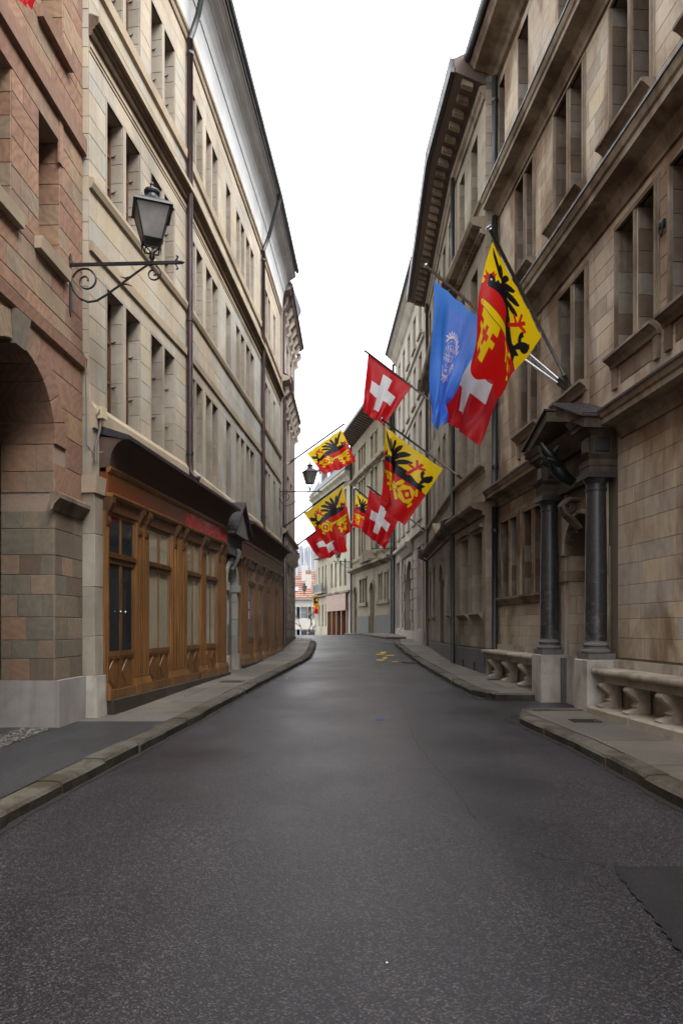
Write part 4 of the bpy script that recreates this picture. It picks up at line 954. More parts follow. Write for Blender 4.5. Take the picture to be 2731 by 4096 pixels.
def corn(z, w, m, name='cornice', path=None, h=.5):
    pr = [(0, z - h), (w * .12, z - h), (w * .14, z - h * .82), (w * .25, z - h * .7), (w * .3, z - h * .55), (w * .86, z - h * .5), (w * .86, z - h * .3), (w * .93, z - h * .25), (w, z - h * .08), (w, z - .01), (w - .03, z), (0, z + .05)]
    return MB().sweep(path or P1, 'R', pr).build(name, m, t)
corn(8.85, .46, T_, h=.55); corn(12.5, .46, T_, h=.52)
corn(5.1, .40, T_, path=[FR1.xy(0), FR1.xy(UR(10.85))], h=.42); corn(5.1, .40, T_, path=[FR1.xy(UR(13.65)), FR1.xy(FR1.L)], h=.42)
for z, w, pth in ((8.86, .47, P1), (5.11, .41, [FR1.xy(0), FR1.xy(UR(10.85))]), (5.11, .41, [FR1.xy(UR(13.65)), FR1.xy(FR1.L)]), (12.51, .47, P1)):
    MB().sweep(pth, 'R', [(w + .012, z - .035), (w + .012, z + .004), (0, z + .065)], False).build('lead_flashing', M['lead'], t)
MB().sweep(P1, 'R', [(0, 15.5), (.1, 15.52), (.16, 15.62), (.3, 15.7), (.62, 15.76), (.66, 15.84), (.72, 15.9), (.72, 16.0), (0, 16.05)]).build('eave_cornice', T_, t)
MB().sweep(P1, 'R', [(.70 + .09 * (1 - math.cos(a)), 16.08 - .14 * math.sin(a)) for a in np.linspace(0, math.pi, 8)] + [(.88, 16.12), (.7, 16.12)], True, True).smart('gutter', M['gutter'], t)
MB().sweep(P1, 'R', [(.75, 16.05), (.8, 16.15), (-4, 19), (-4, 18.8)]).build('roof', M['slate'], t)
MB().fbox(FR1, 0, FR1.L, -.1, 1.15, 0, .05).build('base_course', M['white_stone'], t)
for z0, z1 in ((12.6, 15.5), (9.0, 12.0), (5.2, 8.3), (.6, 4.7)):
    MB().tube([FR1.p(FR1.L - .14, z1, .13), FR1.p(FR1.L - .14, z0, .13)], .07, 10).build('downpipe', M['pipe_g'], t, True)
    for z in (z0 + .5, z1 - .6): MB().lathe(FR1.p(FR1.L - .14, z, .13), [(.07, -.04), (.088, -.04), (.088, .04), (.07, .04)], 12).build('pipe_collar', M['pipe_g'], t)
# iron ring on the wall
q = Vector(FR1.p(UR(9.62), 7.35, .03)); mb = MB(); mb.tube([q + Vector((-.03, .0, 0)) + Vector((0, .055 * math.sin(a), .11 * math.cos(a) - .05)) for a in np.linspace(0, 2 * math.pi, 15)], .016, 6, False); mb.lathe(q + Vector((0, 0, .02)), [(.05, -.05), (.06, 0), (.05, .05)], 10)
mb.build('iron_ring', M['iron'], t)
# portal: plinths, columns, entablature, broken pediment
CU = [UR(11.22), UR(13.23)]; CW = .26
T2 = M['soot_dark']
for c in CU:
    MB().prism(FR1, [(c - .25, -.2), (c + .25, -.2), (c + .25, 1.16), (c - .25, 1.16)], 0, .52, .012).build('plinth', M['white_stone'], t)
    ctr = FR1.p(c, 0, CW)
    k = MB(); k.fbox(FR1, c - .225, c + .225, 1.16, 1.26, CW - .225, CW + .225); k.build('base_slab', M['greyband'], t)
    bs = MB().lathe(ctr, [(.21, 1.26)] + [(.215 + .022 * math.sin(a), 1.26 + .03 * (1 - math.cos(a))) for a in np.linspace(0, math.pi, 7)] + [(.19, 1.33), (.18, 1.37)] + [(.185 + .02 * math.sin(a), 1.37 + .025 * (1 - math.cos(a))) for a in np.linspace(0, math.pi, 7)] + [(.178, 1.43), (.178, 1.46)], 32); bs.smart('column_base', M['greyband'], t, 50)
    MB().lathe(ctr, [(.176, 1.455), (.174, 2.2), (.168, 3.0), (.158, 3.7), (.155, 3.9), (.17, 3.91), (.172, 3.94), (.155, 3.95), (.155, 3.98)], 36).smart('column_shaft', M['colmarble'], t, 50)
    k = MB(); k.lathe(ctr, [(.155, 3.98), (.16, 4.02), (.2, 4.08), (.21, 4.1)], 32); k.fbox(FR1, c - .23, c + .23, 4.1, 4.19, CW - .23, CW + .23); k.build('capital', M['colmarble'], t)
    k = MB(); k.fbox(FR1, c - .19, c + .19, 4.19, 4.3, 0, CW + .19); k.fbox(FR1, c - .2, c + .2, 4.3, 4.4, 0, CW + .2); k.taper(FR1, c - .2, c + .2, 4.4, 4.47, 0, CW + .2, .05, .05); k.build('architrave_block', T2, t)
    k = MB(); k.fbox(FR1, c - .18, c + .18, 4.47, 4.8, 0, CW + .17); k.build('frieze_block', T2, t)
    k = MB(); k.prism(FR1, [(c - .12, 4.52), (c + .12, 4.52), (c + .12, 4.76), (c - .12, 4.76)], CW + .17, CW + .2, .02); k.build('marble_tablet', M['colmarble'], t)
    J = Fr(FR1.xy(c - .18, CW + .17), FR1.xy(c - .18, 0), 'L'); J.n = -FR1.d
    MB().prism(J, [(.07, 4.52), (.31, 4.52), (.31, 4.76), (.07, 4.76)], 0, .02, .012).build('marble_tablet', M['colmarble'], t)
    k = MB(); k.taper(FR1, c - .19, c + .19, 4.8, 4.9, 0, CW + .19, .08, .08); k.fbox(FR1, c - .29, c + .29, 4.9, 4.98, 0, CW + .3); k.taper(FR1, c - .3, c + .3, 4.98, 5.1, 0, CW + .32, .05, .06); k.build('cornice_block', T2, t)
T2 = M['soot_dark']
a, b = CU
k = MB(); k.fbox(FR1, a + .2, b - .2, 4.2, 4.42, -.05, .14); k.fbox(FR1, a + .18, b - .18, 4.42, 4.8, -.05, .1); k.taper(FR1, a + .28, b - .28, 4.8, 5.09, -.05, .2, 0, .25); k.build('entablature', T2, t)
for s, c, e in ((1, a - .36, (a + b) / 2 - .22), (-1, b + .36, (a + b) / 2 + .22)):
    k = MB(); k.slab(FR1, [(c, 4.86), (e, 5.38), (e, 5.58), (c, 5.04)] if s > 0 else [(e, 5.42), (c, 5.0), (c, 5.16), (e, 5.6)], 0, CW + .36); k.build('raking_cornice', T2, t)
    k = MB(); k.slab(FR1, [(c - s * .05, 5.02), (e + s * .03, 5.595), (e + s * .03, 5.63), (c - s * .05, 5.055)] if s > 0 else [(e + s * .03, 5.61), (c - s * .05, 5.165), (c - s * .05, 5.195), (e + s * .03, 5.64)], -.0, CW + .42); k.build('lead_cap', M['lead'], t)
k = MB(); k.slab(FR1, [(a - .1, 5.1), (b + .1, 5.1), ((a + b) / 2 + .2, 5.4), ((a + b) / 2 - .2, 5.4)], 0, .12); k.build('tympanum', T2, t)
arch_ring(FR1, portal, portal.r + .2, -.06, .09, 9, 'voussoir', M['soot_trim'], t)
arch_ring(FR1, portal, portal.r + .07, -.06, .12, 9, 'arch_roll', M['soot'], t)
for a_, b_ in ((portal.u0 - .24, portal.u0 + .03), (portal.u1 - .03, portal.u1 + .24)): MB().fbox(FR1, a_, b_, 2.55, 2.75, -.6, .1).build('impost', T_, t)
for a_, b_ in ((portal.u1, portal.u1 + .16), (portal.u0 - .16, portal.u0)): MB().fbox(FR1, a_, b_, -.2, 1.1, -.6, .14).build('door_plinth', M['greyband'], t)
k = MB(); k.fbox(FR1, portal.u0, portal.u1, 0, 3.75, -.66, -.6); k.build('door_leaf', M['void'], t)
c = portal.c; k = MB(); sp = [FR1.p(c, 3.82 + .13 * (1 - f * .75) * math.sin(f * 12), .3 + .13 * (1 - f * .75) * math.cos(f * 12)) for f in np.linspace(0, 1, 24)]; k.tube(sp, .05, 8); k.tube([FR1.p(c, 3.7, .36), FR1.p(c, 3.55, .2), FR1.p(c, 3.45, .1), FR1.p(c, 3.42, .16)], [.07, .07, .06, .05], 8)
for du in (-.07, .07): k.tube([FR1.p(c + du, 3.95 - .0, .12), FR1.p(c + du, 3.96, .3), FR1.p(c + du, 3.86, .43), FR1.p(c + du, 3.72, .38), FR1.p(c + du, 3.6, .22), FR1.p(c + du, 3.45, .1)], .045, 8)
k.build('keystone_scroll', M['soot_dark'], t, True)
for s in (portal.u0 - .24, portal.u1 + .06): MB().fbox(FR1, s, s + .18, 1.1, 4.19, 0, .06).build('half_pilaster', M['soot'], t)
# bronze creature craning out of the pediment
bt = thing('bronze_sculpture', 'dark bronze beaked creature craning out above the portal', 'sculpture', FR1.p(c, 4.25, .3))
P = lambda du, z, w: FR1.p(c + du, z, w)
k = MB(); k.tube([P(.0, 4.28, .22), P(.0, 4.38, .38), P(.0, 4.5, .5), P(.0, 4.62, .56), P(.0, 4.7, .6)], [.08, .115, .125, .11, .08], 12); k.smart('body', M['bronze'], bt, 80)
k = MB(); k.tube([P(.0, 4.66, .56), P(.0, 4.74, .62), P(.0, 4.82, .7), P(.0, 4.9, .76), P(.0, 4.98, .79)], [.07, .095, .085, .05, .012], 12); k.smart('head', M['bronze'], bt, 80)
for s in (-1, 1):
    k = MB(); k.tube([P(s * .08, 4.78, .58), P(s * .15, 4.83, .56), P(s * .17, 4.89, .55)], [.04, .035, .01], 8); k.smart('ear', M['bronze'], bt, 80)
    k = MB(); k.tube([P(s * .1, 4.55, .52), P(s * .17, 4.62, .62), P(s * .14, 4.66, .74)], [.05, .045, .03], 8); k.smart('claw', M['bronze'], bt, 80)

# marble benches
def bench(label, y0, y1, z, legs, zf, group='marble benches along the palace wall'):
    q = FR1.p(UR((y0 + y1) / 2), zf, .3); t = thing('marble_bench', label, 'bench', q, group); u0, u1 = UR(y0), UR(y1)
    n = max(1, round((u1 - u0) / 1.6))
    for k in range(n):
        a, b = u0 + (u1 - u0) * k / n + .003, u0 + (u1 - u0) * (k + 1) / n - .003
        MB().sweep([FR1.xy(a), FR1.xy(b)], 'R', [(.06, z - .09), (.44, z - .09)] + [(.44 + .035 * math.sin(x), z - .045 - .045 * math.cos(x)) for x in np.linspace(0.2, math.pi - .2, 6)] + [(.42, z), (.06, z + .005)]).smart('seat_slab', M['bench'], t, 30)
    MB().fbox(FR1, u0 + .02, u1 - .02, z - .21, z - .09, .06, .37).build('apron', M['bench'], t)
    MB().fbox(FR1, u0, u1, z + .0, z + .14, .05, .09).build('back_rail', M['bench'], t)
    h = z - .21 - zf
    fc = catmull([(.40, 0, 0), (.45, .025, 0), (.44, .085, 0), (.37, .135, 0), (.31, .19, 0), (.305, .26, 0), (.325, .31, 0), (.285, .37, 0), (.275, .45, 0), (.31, .56, 0), (.375, .68, 0), (.425, .79, 0), (.44, .88, 0), (.42, .96, 0), (.36, 1.0, 0)], np.linspace(0, 1, 44)); out = [(.1, 0)] + [(float(p[0]), float(p[1])) for p in fc] + [(.1, 1.0)]
    for yl in legs:
        c = UR(yl); m = MB(); i = 0; k = len(out)
        for du, sh in ((-.085, .014), (-.065, 0), (.065, 0), (.085, .014)):
            m.v += [FR1.p(c + du, zf + v * h, w - (sh if w > .1 else 0)) for w, v in out]
        for r in range(3): m.f += [(r * k + j, r * k + (j + 1) % k, (r + 1) * k + (j + 1) % k, (r + 1) * k + j) for j in range(k)]
        m.f += [tuple(range(k)), tuple(reversed(range(3 * k, 4 * k)))]; m.smart('leg', M['bench'], t, 55)
    return t
b1 = bench('near marble bench with scrolled legs on a stone step at the right edge', 5.6, 10.93, 1.03, [10.75, 9.9, 9.02, 8.1, 7.2], .43)
n = 4
for k in range(n):
    a, b = UR(5.5 + (10.9 - 5.5) * k / n), UR(5.5 + (10.9 - 5.5) * (k + 1) / n); MB().prism(FR1, [(a + .004, 0), (b - .004, 0), (b - .004, .43), (a + .004, .43)], .05, .56, .02).build('step_stone', M['bench'], b1)
bench('farther marble bench with scrolled legs between the column plinth and the next house', 13.55, 17.2, 1.12, [16.7, 15.6, 14.5], .45)

# ------------------------------------------------------------------ right side: the curving house with the bracketed eave
FN, FF = Fr((3.65, 17.3), (3.46, 20.7), 'R'), Fr((3.46, 20.7), (3.72, 29.5), 'R'); P2 = [(3.65, 17.3), (3.46, 20.7), (3.72, 29.5)]
t = thing('bracketed_eave_house', 'curving stone house with bracketed dark eave beyond the palace', 'building', (3.6, 20, zr(20)))
def opx(F, x0, x1, v0, v1, d=.32, arch=False): return Op(F.U(x1), F.U(x0), v0, v1, d, arch)
on = [opx(FN, 1840, 1872, 2.06, 4.15), opx(FN, 1891, 1928, 2.06, 4.15)]
on += [opx(FN, a, b, 5.9, 8.3) for a, b in ((1826, 1843), (1851, 1869), (1876, 1897), (1904, 1921))]
on += [opx(FN, a, b, v0, v1) for a, b in ((1838, 1858), (1884, 1910)) for v0, v1 in ((9.0, 11.2), (12.75, 14.75))]
yf = [21.6, 23.2, 24.8, 26.4, 28.0]
of = [Op(FF.uy(y), FF.uy(y) + .75, v0, v1, .32) for y in yf for v0, v1 in ((5.9, 8.3), (9.0, 11.2), (12.75, 14.75))] + [Op(FF.uy(y), FF.uy(y) + .75, 2.1, 4.0, .32) for y in (21.6, 26.4, 28.0)]
fdoor = Op(FF.uy(23.6), FF.uy(24.8), .3, 3.9, .4, True); of.append(fdoor)
pool = []
for F, os_, sd in ((FN, on, 120), (FF, of, 130)):
    wall(F, 0, F.L, -.1, 15.4, os_).build('wall', M['r2_mortar'], t); shell(t, F, -.1, 15.5, 5)
    for k, vv in enumerate(([1.15, 2.06, 4.15, 4.5], [4.85, 5.72], [5.9, 8.3, 9.0, 11.2, 11.6], [12.1, 12.6], [12.75, 14.75, 15.3])):
        ashlar(pool, F, 0, F.L, courses(vv, .34), os_, (.45, .9), M['r2'], .008, .006, seed=sd + k, circ=(fdoor.c, fdoor.vs, fdoor.r + .2) if (F is FF and k == 0) else None)
    jambs(pool, F, [o for o in os_ if not o.arch], M['r2'], .36)
    for o in os_:
        if not o.arch: win(t, F, o, M['frame'], M['glass'], bars=2)
FRt = Fr((3.985, 17.3), (3.65, 17.3), 'L'); FRt.n = Vector((0, -1))
wall(FRt, 0, FRt.L, -.1, 15.4, []).build('return_wall', M['r2_mortar'], t)
ashlar(pool, FRt, 0, FRt.L, courses([1.15, 15.3], .36), [], (.3, .5), M['r2'], .01, .006, seed=140)
emit(pool, t, 300)
for F, L_ in ((FN, FN.L), (FF, FF.L)): MB().fbox(F, 0, L_, -.1, 1.1, 0, .06).build('plinth', M['greyband'], t)
MB().fbox(FRt, 0, FRt.L, -.1, 1.1, 0, .06).build('plinth', M['white_stone'], t)
for o in on[:2]:
    sill(FN, o.u0, o.u1, o.v0, t, M['r2'], .14, .16, .08, False); MB().fbox(FN, o.u0 - .12, o.u1 + .12, o.v1 + .1, o.v1 + .2, 0, .1).build('window_hood', M['soot_trim'], t)
for a in (1860, 1905):
    u = FN.U(a); m = MB(); m.fbox(FN, u - .1, u + .1, .35, .75, .05, .065); m.build('cellar_grille', M['void'], t)
for o in of:
    if o.v0 > 2 and o.v0 < 2.5: sill(FF, o.u0, o.u1, o.v0, t, M['r2'], .12, .16, .08, False)
arch_ring(FF, fdoor, fdoor.r + .16, -.05, .06, 9, 'voussoir', M['r2'], t); MB().fbox(FF, fdoor.u0, fdoor.u1, .3, 3.9, -.45, -.4).build('door_leaf', M['wood_dark'], t)
MB().slab(FF, [(fdoor.u0 - .5, 4.75), (fdoor.u1 + .5, 4.75), (fdoor.c, 5.35)], 0, .35).build('door_pediment', M['soot_trim'], t)
for z, w, h, m in ((4.82, .38, .3, M['soot_trim']), (5.86, .14, .2, M['r2']), (12.06, .4, .42, M['soot_trim']), (12.7, .1, .12, M['r2'])):
    MB().sweep([(3.99, 17.3)] + P2 if False else P2, 'R', [(0, z - h), (w * .2, z - h), (w * .25, z - h * .6), (w * .85, z - h * .45), (w, z - h * .2), (w, z), (0, z + .05)]).build('cornice', m, t)
for F in (FN, FF):       # dentils
    n = int(F.L / .16)
    m = MB()
    for k in range(n): m.fbox(F, k * .16 + .02, k * .16 + .1, 11.68, 11.8, 0, .14)
    o = m.build('dentil_row', M['soot_trim'], t); o["kind"] = "stuff"
MB().sweep(P2, 'R', [(0, 15.05), (.06, 15.07), (.08, 15.2), (.14, 15.25), (.16, 15.38), (0, 15.42)]).build('eave_moulding', M['soot_trim'], t)
MB().sweep(P2, 'R', [(0, 15.42), (.78, 15.72), (.78, 15.84), (.86, 15.84), (.88, 16.02), (-4, 18.5), (-4, 18.3), (0, 15.6)]).build('eave_soffit', M['soffit'], t)
MB().sweep(P2, 'R', [(.8, 15.7), (.9, 15.72), (.92, 16.06), (.8, 16.06)], True, True).build('gutter', M['gutter'], t)
for F in (FN, FF):
    n = int(F.L / .44)
    for k in range(n):
        u = .1 + k * F.L / n; MB().hexa([F.p(u, 15.42, .3), F.p(u + .15, 15.42, .3), F.p(u + .15, 15.5, .58), F.p(u, 15.5, .58), F.p(u, 15.58, .3), F.p(u + .15, 15.58, .3), F.p(u + .15, 15.67, .58), F.p(u, 15.67, .58)]).build('eave_bracket', M['soot_trim'], t)
for F, u, m in ((FN, FN.L - .1, M['pipe_g']), (FF, FF.uy(28.6), M['pipe'])):
    MB().tube([F.p(u, 15.2, .12), F.p(u, 12.2, .12), F.p(u, 12.0, .46), F.p(u, 11.6, .46), F.p(u, 11.3, .12), F.p(u, 5.0, .12), F.p(u, 4.85, .44), F.p(u, 4.6, .44), F.p(u, 4.4, .12), F.p(u, .6, .12)], .065, 8).build('downpipe', m, t, True)

# ------------------------------------------------------------------ right side, farther houses
FR3 = Fr((3.6, 29.6), (3.17, 40), 'R')
t = thing('pale_plaster_house', 'pale plastered house with tall glazed ground floor between stone houses on the right', 'building', (3.4, 34, zr(34)))
Y3 = [30.4, 32.2, 34.1, 36.0, 37.9]
o3_ = [Op(FR3.uy(y), FR3.uy(y) + .85, a, b, .22) for y in Y3 for a, b in ((6.6, 8.6), (9.4, 11.4), (12.2, 14.0), (14.9, 16.4))]
og = [opx(FR3, a, b, 1.6, 5.3, .25) for a, b in ((1586, 1600), (1607, 1616), (1671, 1685), (1693, 1702))]; dg = opx(FR3, 1622, 1650, .8, 5.0, .5, True)
wall(FR3, 0, FR3.L, .2, 17.3, o3_ + og + [dg]).build('wall', M['r3'], t); shell(t, FR3, .2, 17.4, 5); MB().fbox(FR3, FR3.L - .04, FR3.L + .1, .2, 17.2, -5, -.004).build('end_wall', M['r3'], t); MB().fbox(FR3, -.16, .04, .2, 17.2, -5, -.004).build('end_wall', M['r3'], t)
pool = []; ashlar(pool, FR3, 0, FR3.L, courses([1.5, 5.3, 5.8], .45), og + [Op(dg.u0, dg.u1, .8, 5.0)], (.6, 1.0), M['r3g'], .03, .03, seed=150); emit(pool, t, 120)
for o in o3_: win(t, FR3, o, M['frame_w'], M['glass_far'], bars=1); MB().fbox(FR3, o.u0 - .1, o.u1 + .1, o.v0 - .14, o.v0, 0, .1).build('window_sill', M['r3g'], t)
for o in og: win(t, FR3, o, M['frame_w'], M['glass_blue'], bars=2, fw=.06, name='tall_window')
MB().fbox(FR3, dg.u0, dg.u1, .8, 5, -.55, -.5).build('door_leaf', M['wood_dark'], t)
for s in (dg.u0 - .35, dg.u1):
    for k in range(7): MB().fbox(FR3, s, s + .35, 1.5 + k * .5, 1.5 + k * .5 + .44, 0, .12 if k % 2 else .08).build('quoin', M['r3g'], t)
MB().sweep([FR3.xy(dg.u0 - .5), FR3.xy(dg.u1 + .5)], 'R', [(0, 5.2), (.15, 5.25), (.3, 5.5), (.45, 5.6), (.45, 5.75), (0, 5.8)]).build('door_hood', M['r3g'], t)
for z, w in ((5.95, .2), (8.95, .08), (11.75, .08), (14.4, .1)): MB().sweep([FR3.xy(0), FR3.xy(FR3.L)], 'R', [(0, z - .15), (w, z - .1), (w, z + .05), (0, z + .1)]).build('string_course', M['r3'], t)
MB().sweep([FR3.xy(0), FR3.xy(FR3.L)], 'R', [(0, 16.9), (.1, 17.0), (.3, 17.3), (.5, 17.45), (.5, 17.6), (0, 17.65)]).build('eave_cornice', M['r3'], t)
MB().sweep([FR3.xy(0), FR3.xy(FR3.L)], 'R', [(.5, 17.5), (.62, 17.55), (.62, 17.72), (-4, 19.8), (-4, 19.6)]).build('roof', M['slate'], t)
MB().fbox(FR3, 0, FR3.L, .2, 1.5, 0, .06).build('plinth', M['r3g'], t)
MB().tube([FR3.p(FR3.L - .1, 17, .15), FR3.p(FR3.L - .1, 1.0, .15)], .07, 8).build('downpipe', M['pipe_g'], t, True)

FR4 = Fr((3.07, 40.05), (.82, 51.3), 'R')
t = thing('pedimented_house', 'ochre stone house with broken pediment door facing down the street', 'building', (2, 45, zr(45)))
g4 = [opx(FR4, a, b, 3.35, 5.0, .25) for a, b in ((1512, 1519), (1521, 1528), (1536, 1543), (1546, 1554), (1437, 1445), (1448, 1456), (1459, 1467))]
d4 = opx(FR4, 1479, 1497, 1.2, 4.6, .45, True); d4b = opx(FR4, 1416, 1428, 1.2, 4.6, .3, True)
u4 = [opx(FR4, a, b, v0, v1, .25) for a, b in ((1412, 1419), (1434, 1441), (1444, 1451), (1454, 1461), (1482, 1491), (1500, 1508), (1530, 1540), (1550, 1560)) for v0, v1 in ((6.7, 9.0), (9.9, 12.0), (12.9, 14.3))]
wall(FR4, 0, FR4.L, .2, 15.6, g4 + [d4, d4b] + u4).build('wall', M['r4'], t); shell(t, FR4, .2, 15.5, 5); MB().fbox(FR4, -.25, .01, .2, 15.4, -5, -.01).build('end_wall', M['r4'], t); MB().fbox(FR4, FR4.L - .02, FR4.L + .3, .2, 15.4, -5, -.02).build('end_wall', M['r4'], t)
for o in g4 + u4: win(t, FR4, o, M['frame_w'], M['glass_far'], bars=1); MB().fbox(FR4, o.u0 - .06, o.u1 + .06, o.v1, o.v1 + .14, 0, .08).build('window_hood', M['r4'], t)
for a, b in ((1508, 1558), (1434, 1470)): MB().fbox(FR4, FR4.U(b), FR4.U(a), 3.1, 3.33, 0, .16).build('window_sill', M['soot_trim'], t)
for d in (d4, d4b): MB().fbox(FR4, d.u0, d.u1, 1.2, d.v1, -.4, -.3).build('door_leaf', M['wood_dark'], t); arch_ring(FR4, d, d.r + .15, -.05, .06, 7, 'voussoir', M['r4'], t)
MB().fbox(FR4, 0, d4.u0 - .1, .2, 2.4, 0, .07).build('plinth', M['greyband'], t); MB().fbox(FR4, d4.u1 + .1, d4b.u0 - .1, .2, 2.4, 0, .07).build('plinth', M['greyband'], t)
for z, w in ((5.85, .45), (6.55, .12), (9.45, .25), (12.4, .3)): MB().sweep([FR4.xy(0), FR4.xy(FR4.L)], 'R', [(0, z - .3), (w * .4, z - .2), (w, z - .1), (w, z + .05), (0, z + .12)]).build('cornice', M['soot_trim'] if w > .2 else M['r4'], t)
MB().slab(FR4, [(d4.u0 - .6, 5.95), (d4.c - .1, 5.95), (d4.c - .1, 6.75), (d4.u0 - .6, 6.1)], 0, .6).build('pediment_half', M['r4'], t); MB().slab(FR4, [(d4.c + .1, 5.95), (d4.u1 + .6, 5.95), (d4.u1 + .6, 6.1), (d4.c + .1, 6.75)], 0, .6).build('pediment_half', M['r4'], t)
MB().sweep([FR4.xy(-.2), FR4.xy(FR4.L)], 'R', [(0, 15.2), (.95, 15.6), (.95, 15.75), (-4, 18.6), (-4, 18.3), (0, 15.5)]).build('eave_soffit', M['soffit'], t)
for k in range(26): u = .1 + k * (FR4.L - .3) / 25; MB().hexa([FR4.p(u, 15.15, 0), FR4.p(u + .1, 15.15, 0), FR4.p(u + .1, 15.5, .9), FR4.p(u, 15.5, .9), FR4.p(u, 15.3, 0), FR4.p(u + .1, 15.3, 0), FR4.p(u + .1, 15.64, .9), FR4.p(u, 15.64, .9)]).build('rafter', M['wood_dark'], t)
MB().sweep([FR4.xy(-.2), FR4.xy(FR4.L)], 'R', [(.95, 15.58), (1.08, 15.6), (1.08, 15.8), (.95, 15.8)], True, True).build('gutter', M['gutter'], t)
for u in (.12, FR4.L - .15): MB().tube([FR4.p(u, 15.2, .14), FR4.p(u, 1.2, .14)], .08, 8).build('downpipe', M['pipe_g'], t, True)

FR5 = Fr((.80, 51.5), (-2.45, 63.2), 'R')
t = thing('cream_corner_house', 'cream house with a copper-coloured shopfront at the end of the street', 'building', (-.8, 57, zr(57)))
a5 = [opx(FR5, a, b, 4.9, 7.0, .25, True) for a, b in ((1323, 1330), (1339, 1346), (1357, 1365), (1376, 1384))]
l5 = [opx(FR5, a, b, v0, v1, .25) for a, b in ((1275, 1279), (1288, 1293), (1300, 1305)) for v0, v1 in ((4.9, 7.0), (1.7, 3.6), (8.0, 9.8), (10.8, 12.4))] + [opx(FR5, a, b, v0, v1, .25) for a, b in ((1323, 1331), (1340, 1348), (1358, 1366), (1377, 1385)) for v0, v1 in ((8.0, 9.8), (10.8, 12.4))]
sh = opx(FR5, 1313, 1390, .3, 3.6, .4)
wall(FR5, 0, FR5.L, -.2, 13.2, a5 + l5 + [sh]).build('wall', M['r5'], t); shell(t, FR5, -.2, 13.3, 5)
for o in a5 + l5: win(t, FR5, o, M['frame_w'], M['glass_far'], bars=1)
for a, b in ((1273, 1308),):
    for z in (4.55, 7.7): MB().fbox(FR5, FR5.U(b), FR5.U(a), z, z + .15, 0, .5).build('balcony_slab', M['r3g'], t); MB().fbox(FR5, FR5.U(b), FR5.U(a), z + .15, z + .85, .46, .5).build('balcony_railing', M['iron'], t)
f = MB().fbox(FR5, sh.u0 - .1, sh.u1 + .1, 2.95, 4.3, -.3, .2).build('shop_fascia', M['copper'], t)
for k in range(5): u = sh.u0 + (sh.u1 - sh.u0) * k / 4; MB().fbox(FR5, u - .09, u + .09, .3, 2.95, -.3, .1).build('shop_post', M['copper'], t)
for k in range(4):
    u = sh.u0 + (sh.u1 - sh.u0) * k / 4; MB().fbox(FR5, u + .14, u + (sh.u1 - sh.u0) / 4 - .14, .4, 2.95, -.3, -.28).build('shop_pane', M['glass_clear'], t)
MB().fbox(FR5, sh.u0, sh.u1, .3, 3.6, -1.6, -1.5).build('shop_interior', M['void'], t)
for a, b in ((1356, 2459), (1336, 2473), (1336, 2508), (1372, 2459), (1372, 2483)):
    u, v = FR5.uv(a, b, -.7); MB().lathe(FR5.p(u, v, -.7), [(.01, -.09), (.07, -.06), (.09, 0), (.07, .06), (.01, .09)], 10).build('globe_lamp', M['bulb'], t, True)
MB().sweep([FR5.xy(0), FR5.xy(FR5.L)], 'R', [(0, 4.25), (.3, 4.3), (.3, 4.45), (0, 4.5)]).build('string_course', M['soot_trim'], t)
MB().sweep([FR5.xy(0), FR5.xy(FR5.L)], 'R', [(0, 12.6), (.2, 12.8), (.35, 13.1), (.6, 13.3), (.6, 13.5), (0, 13.55)]).build('eave_cornice', M['r5'], t)
MB().sweep([FR5.xy(0), FR5.xy(FR5.L)], 'R', [(.5, 13.45), (.6, 13.6), (-.6, 15.6), (-4, 16.5), (-4, 13.4)]).build('roof', M['slate'], t)
for u in (3.5, 6.5, 9.5):
    d = MB(); d.fbox(FR5, u - .7, u + .7, 13.8, 15.6, -1.2, .1); d = d.build('dormer', M['slate'], t); MB().fbox(FR5, u - .45, u + .45, 14.1, 15.2, .1, .13).build('dormer_pane', M['glass_far'], d); MB().fbox(FR5, u - .85, u + .85, 15.6, 15.75, -1.2, .25).build('dormer_roof', M['slate'], d)
MB().fbox(FR5, .5, 2.2, 15, 18.2, -4, -2).build('chimney', M['housewall'], t)
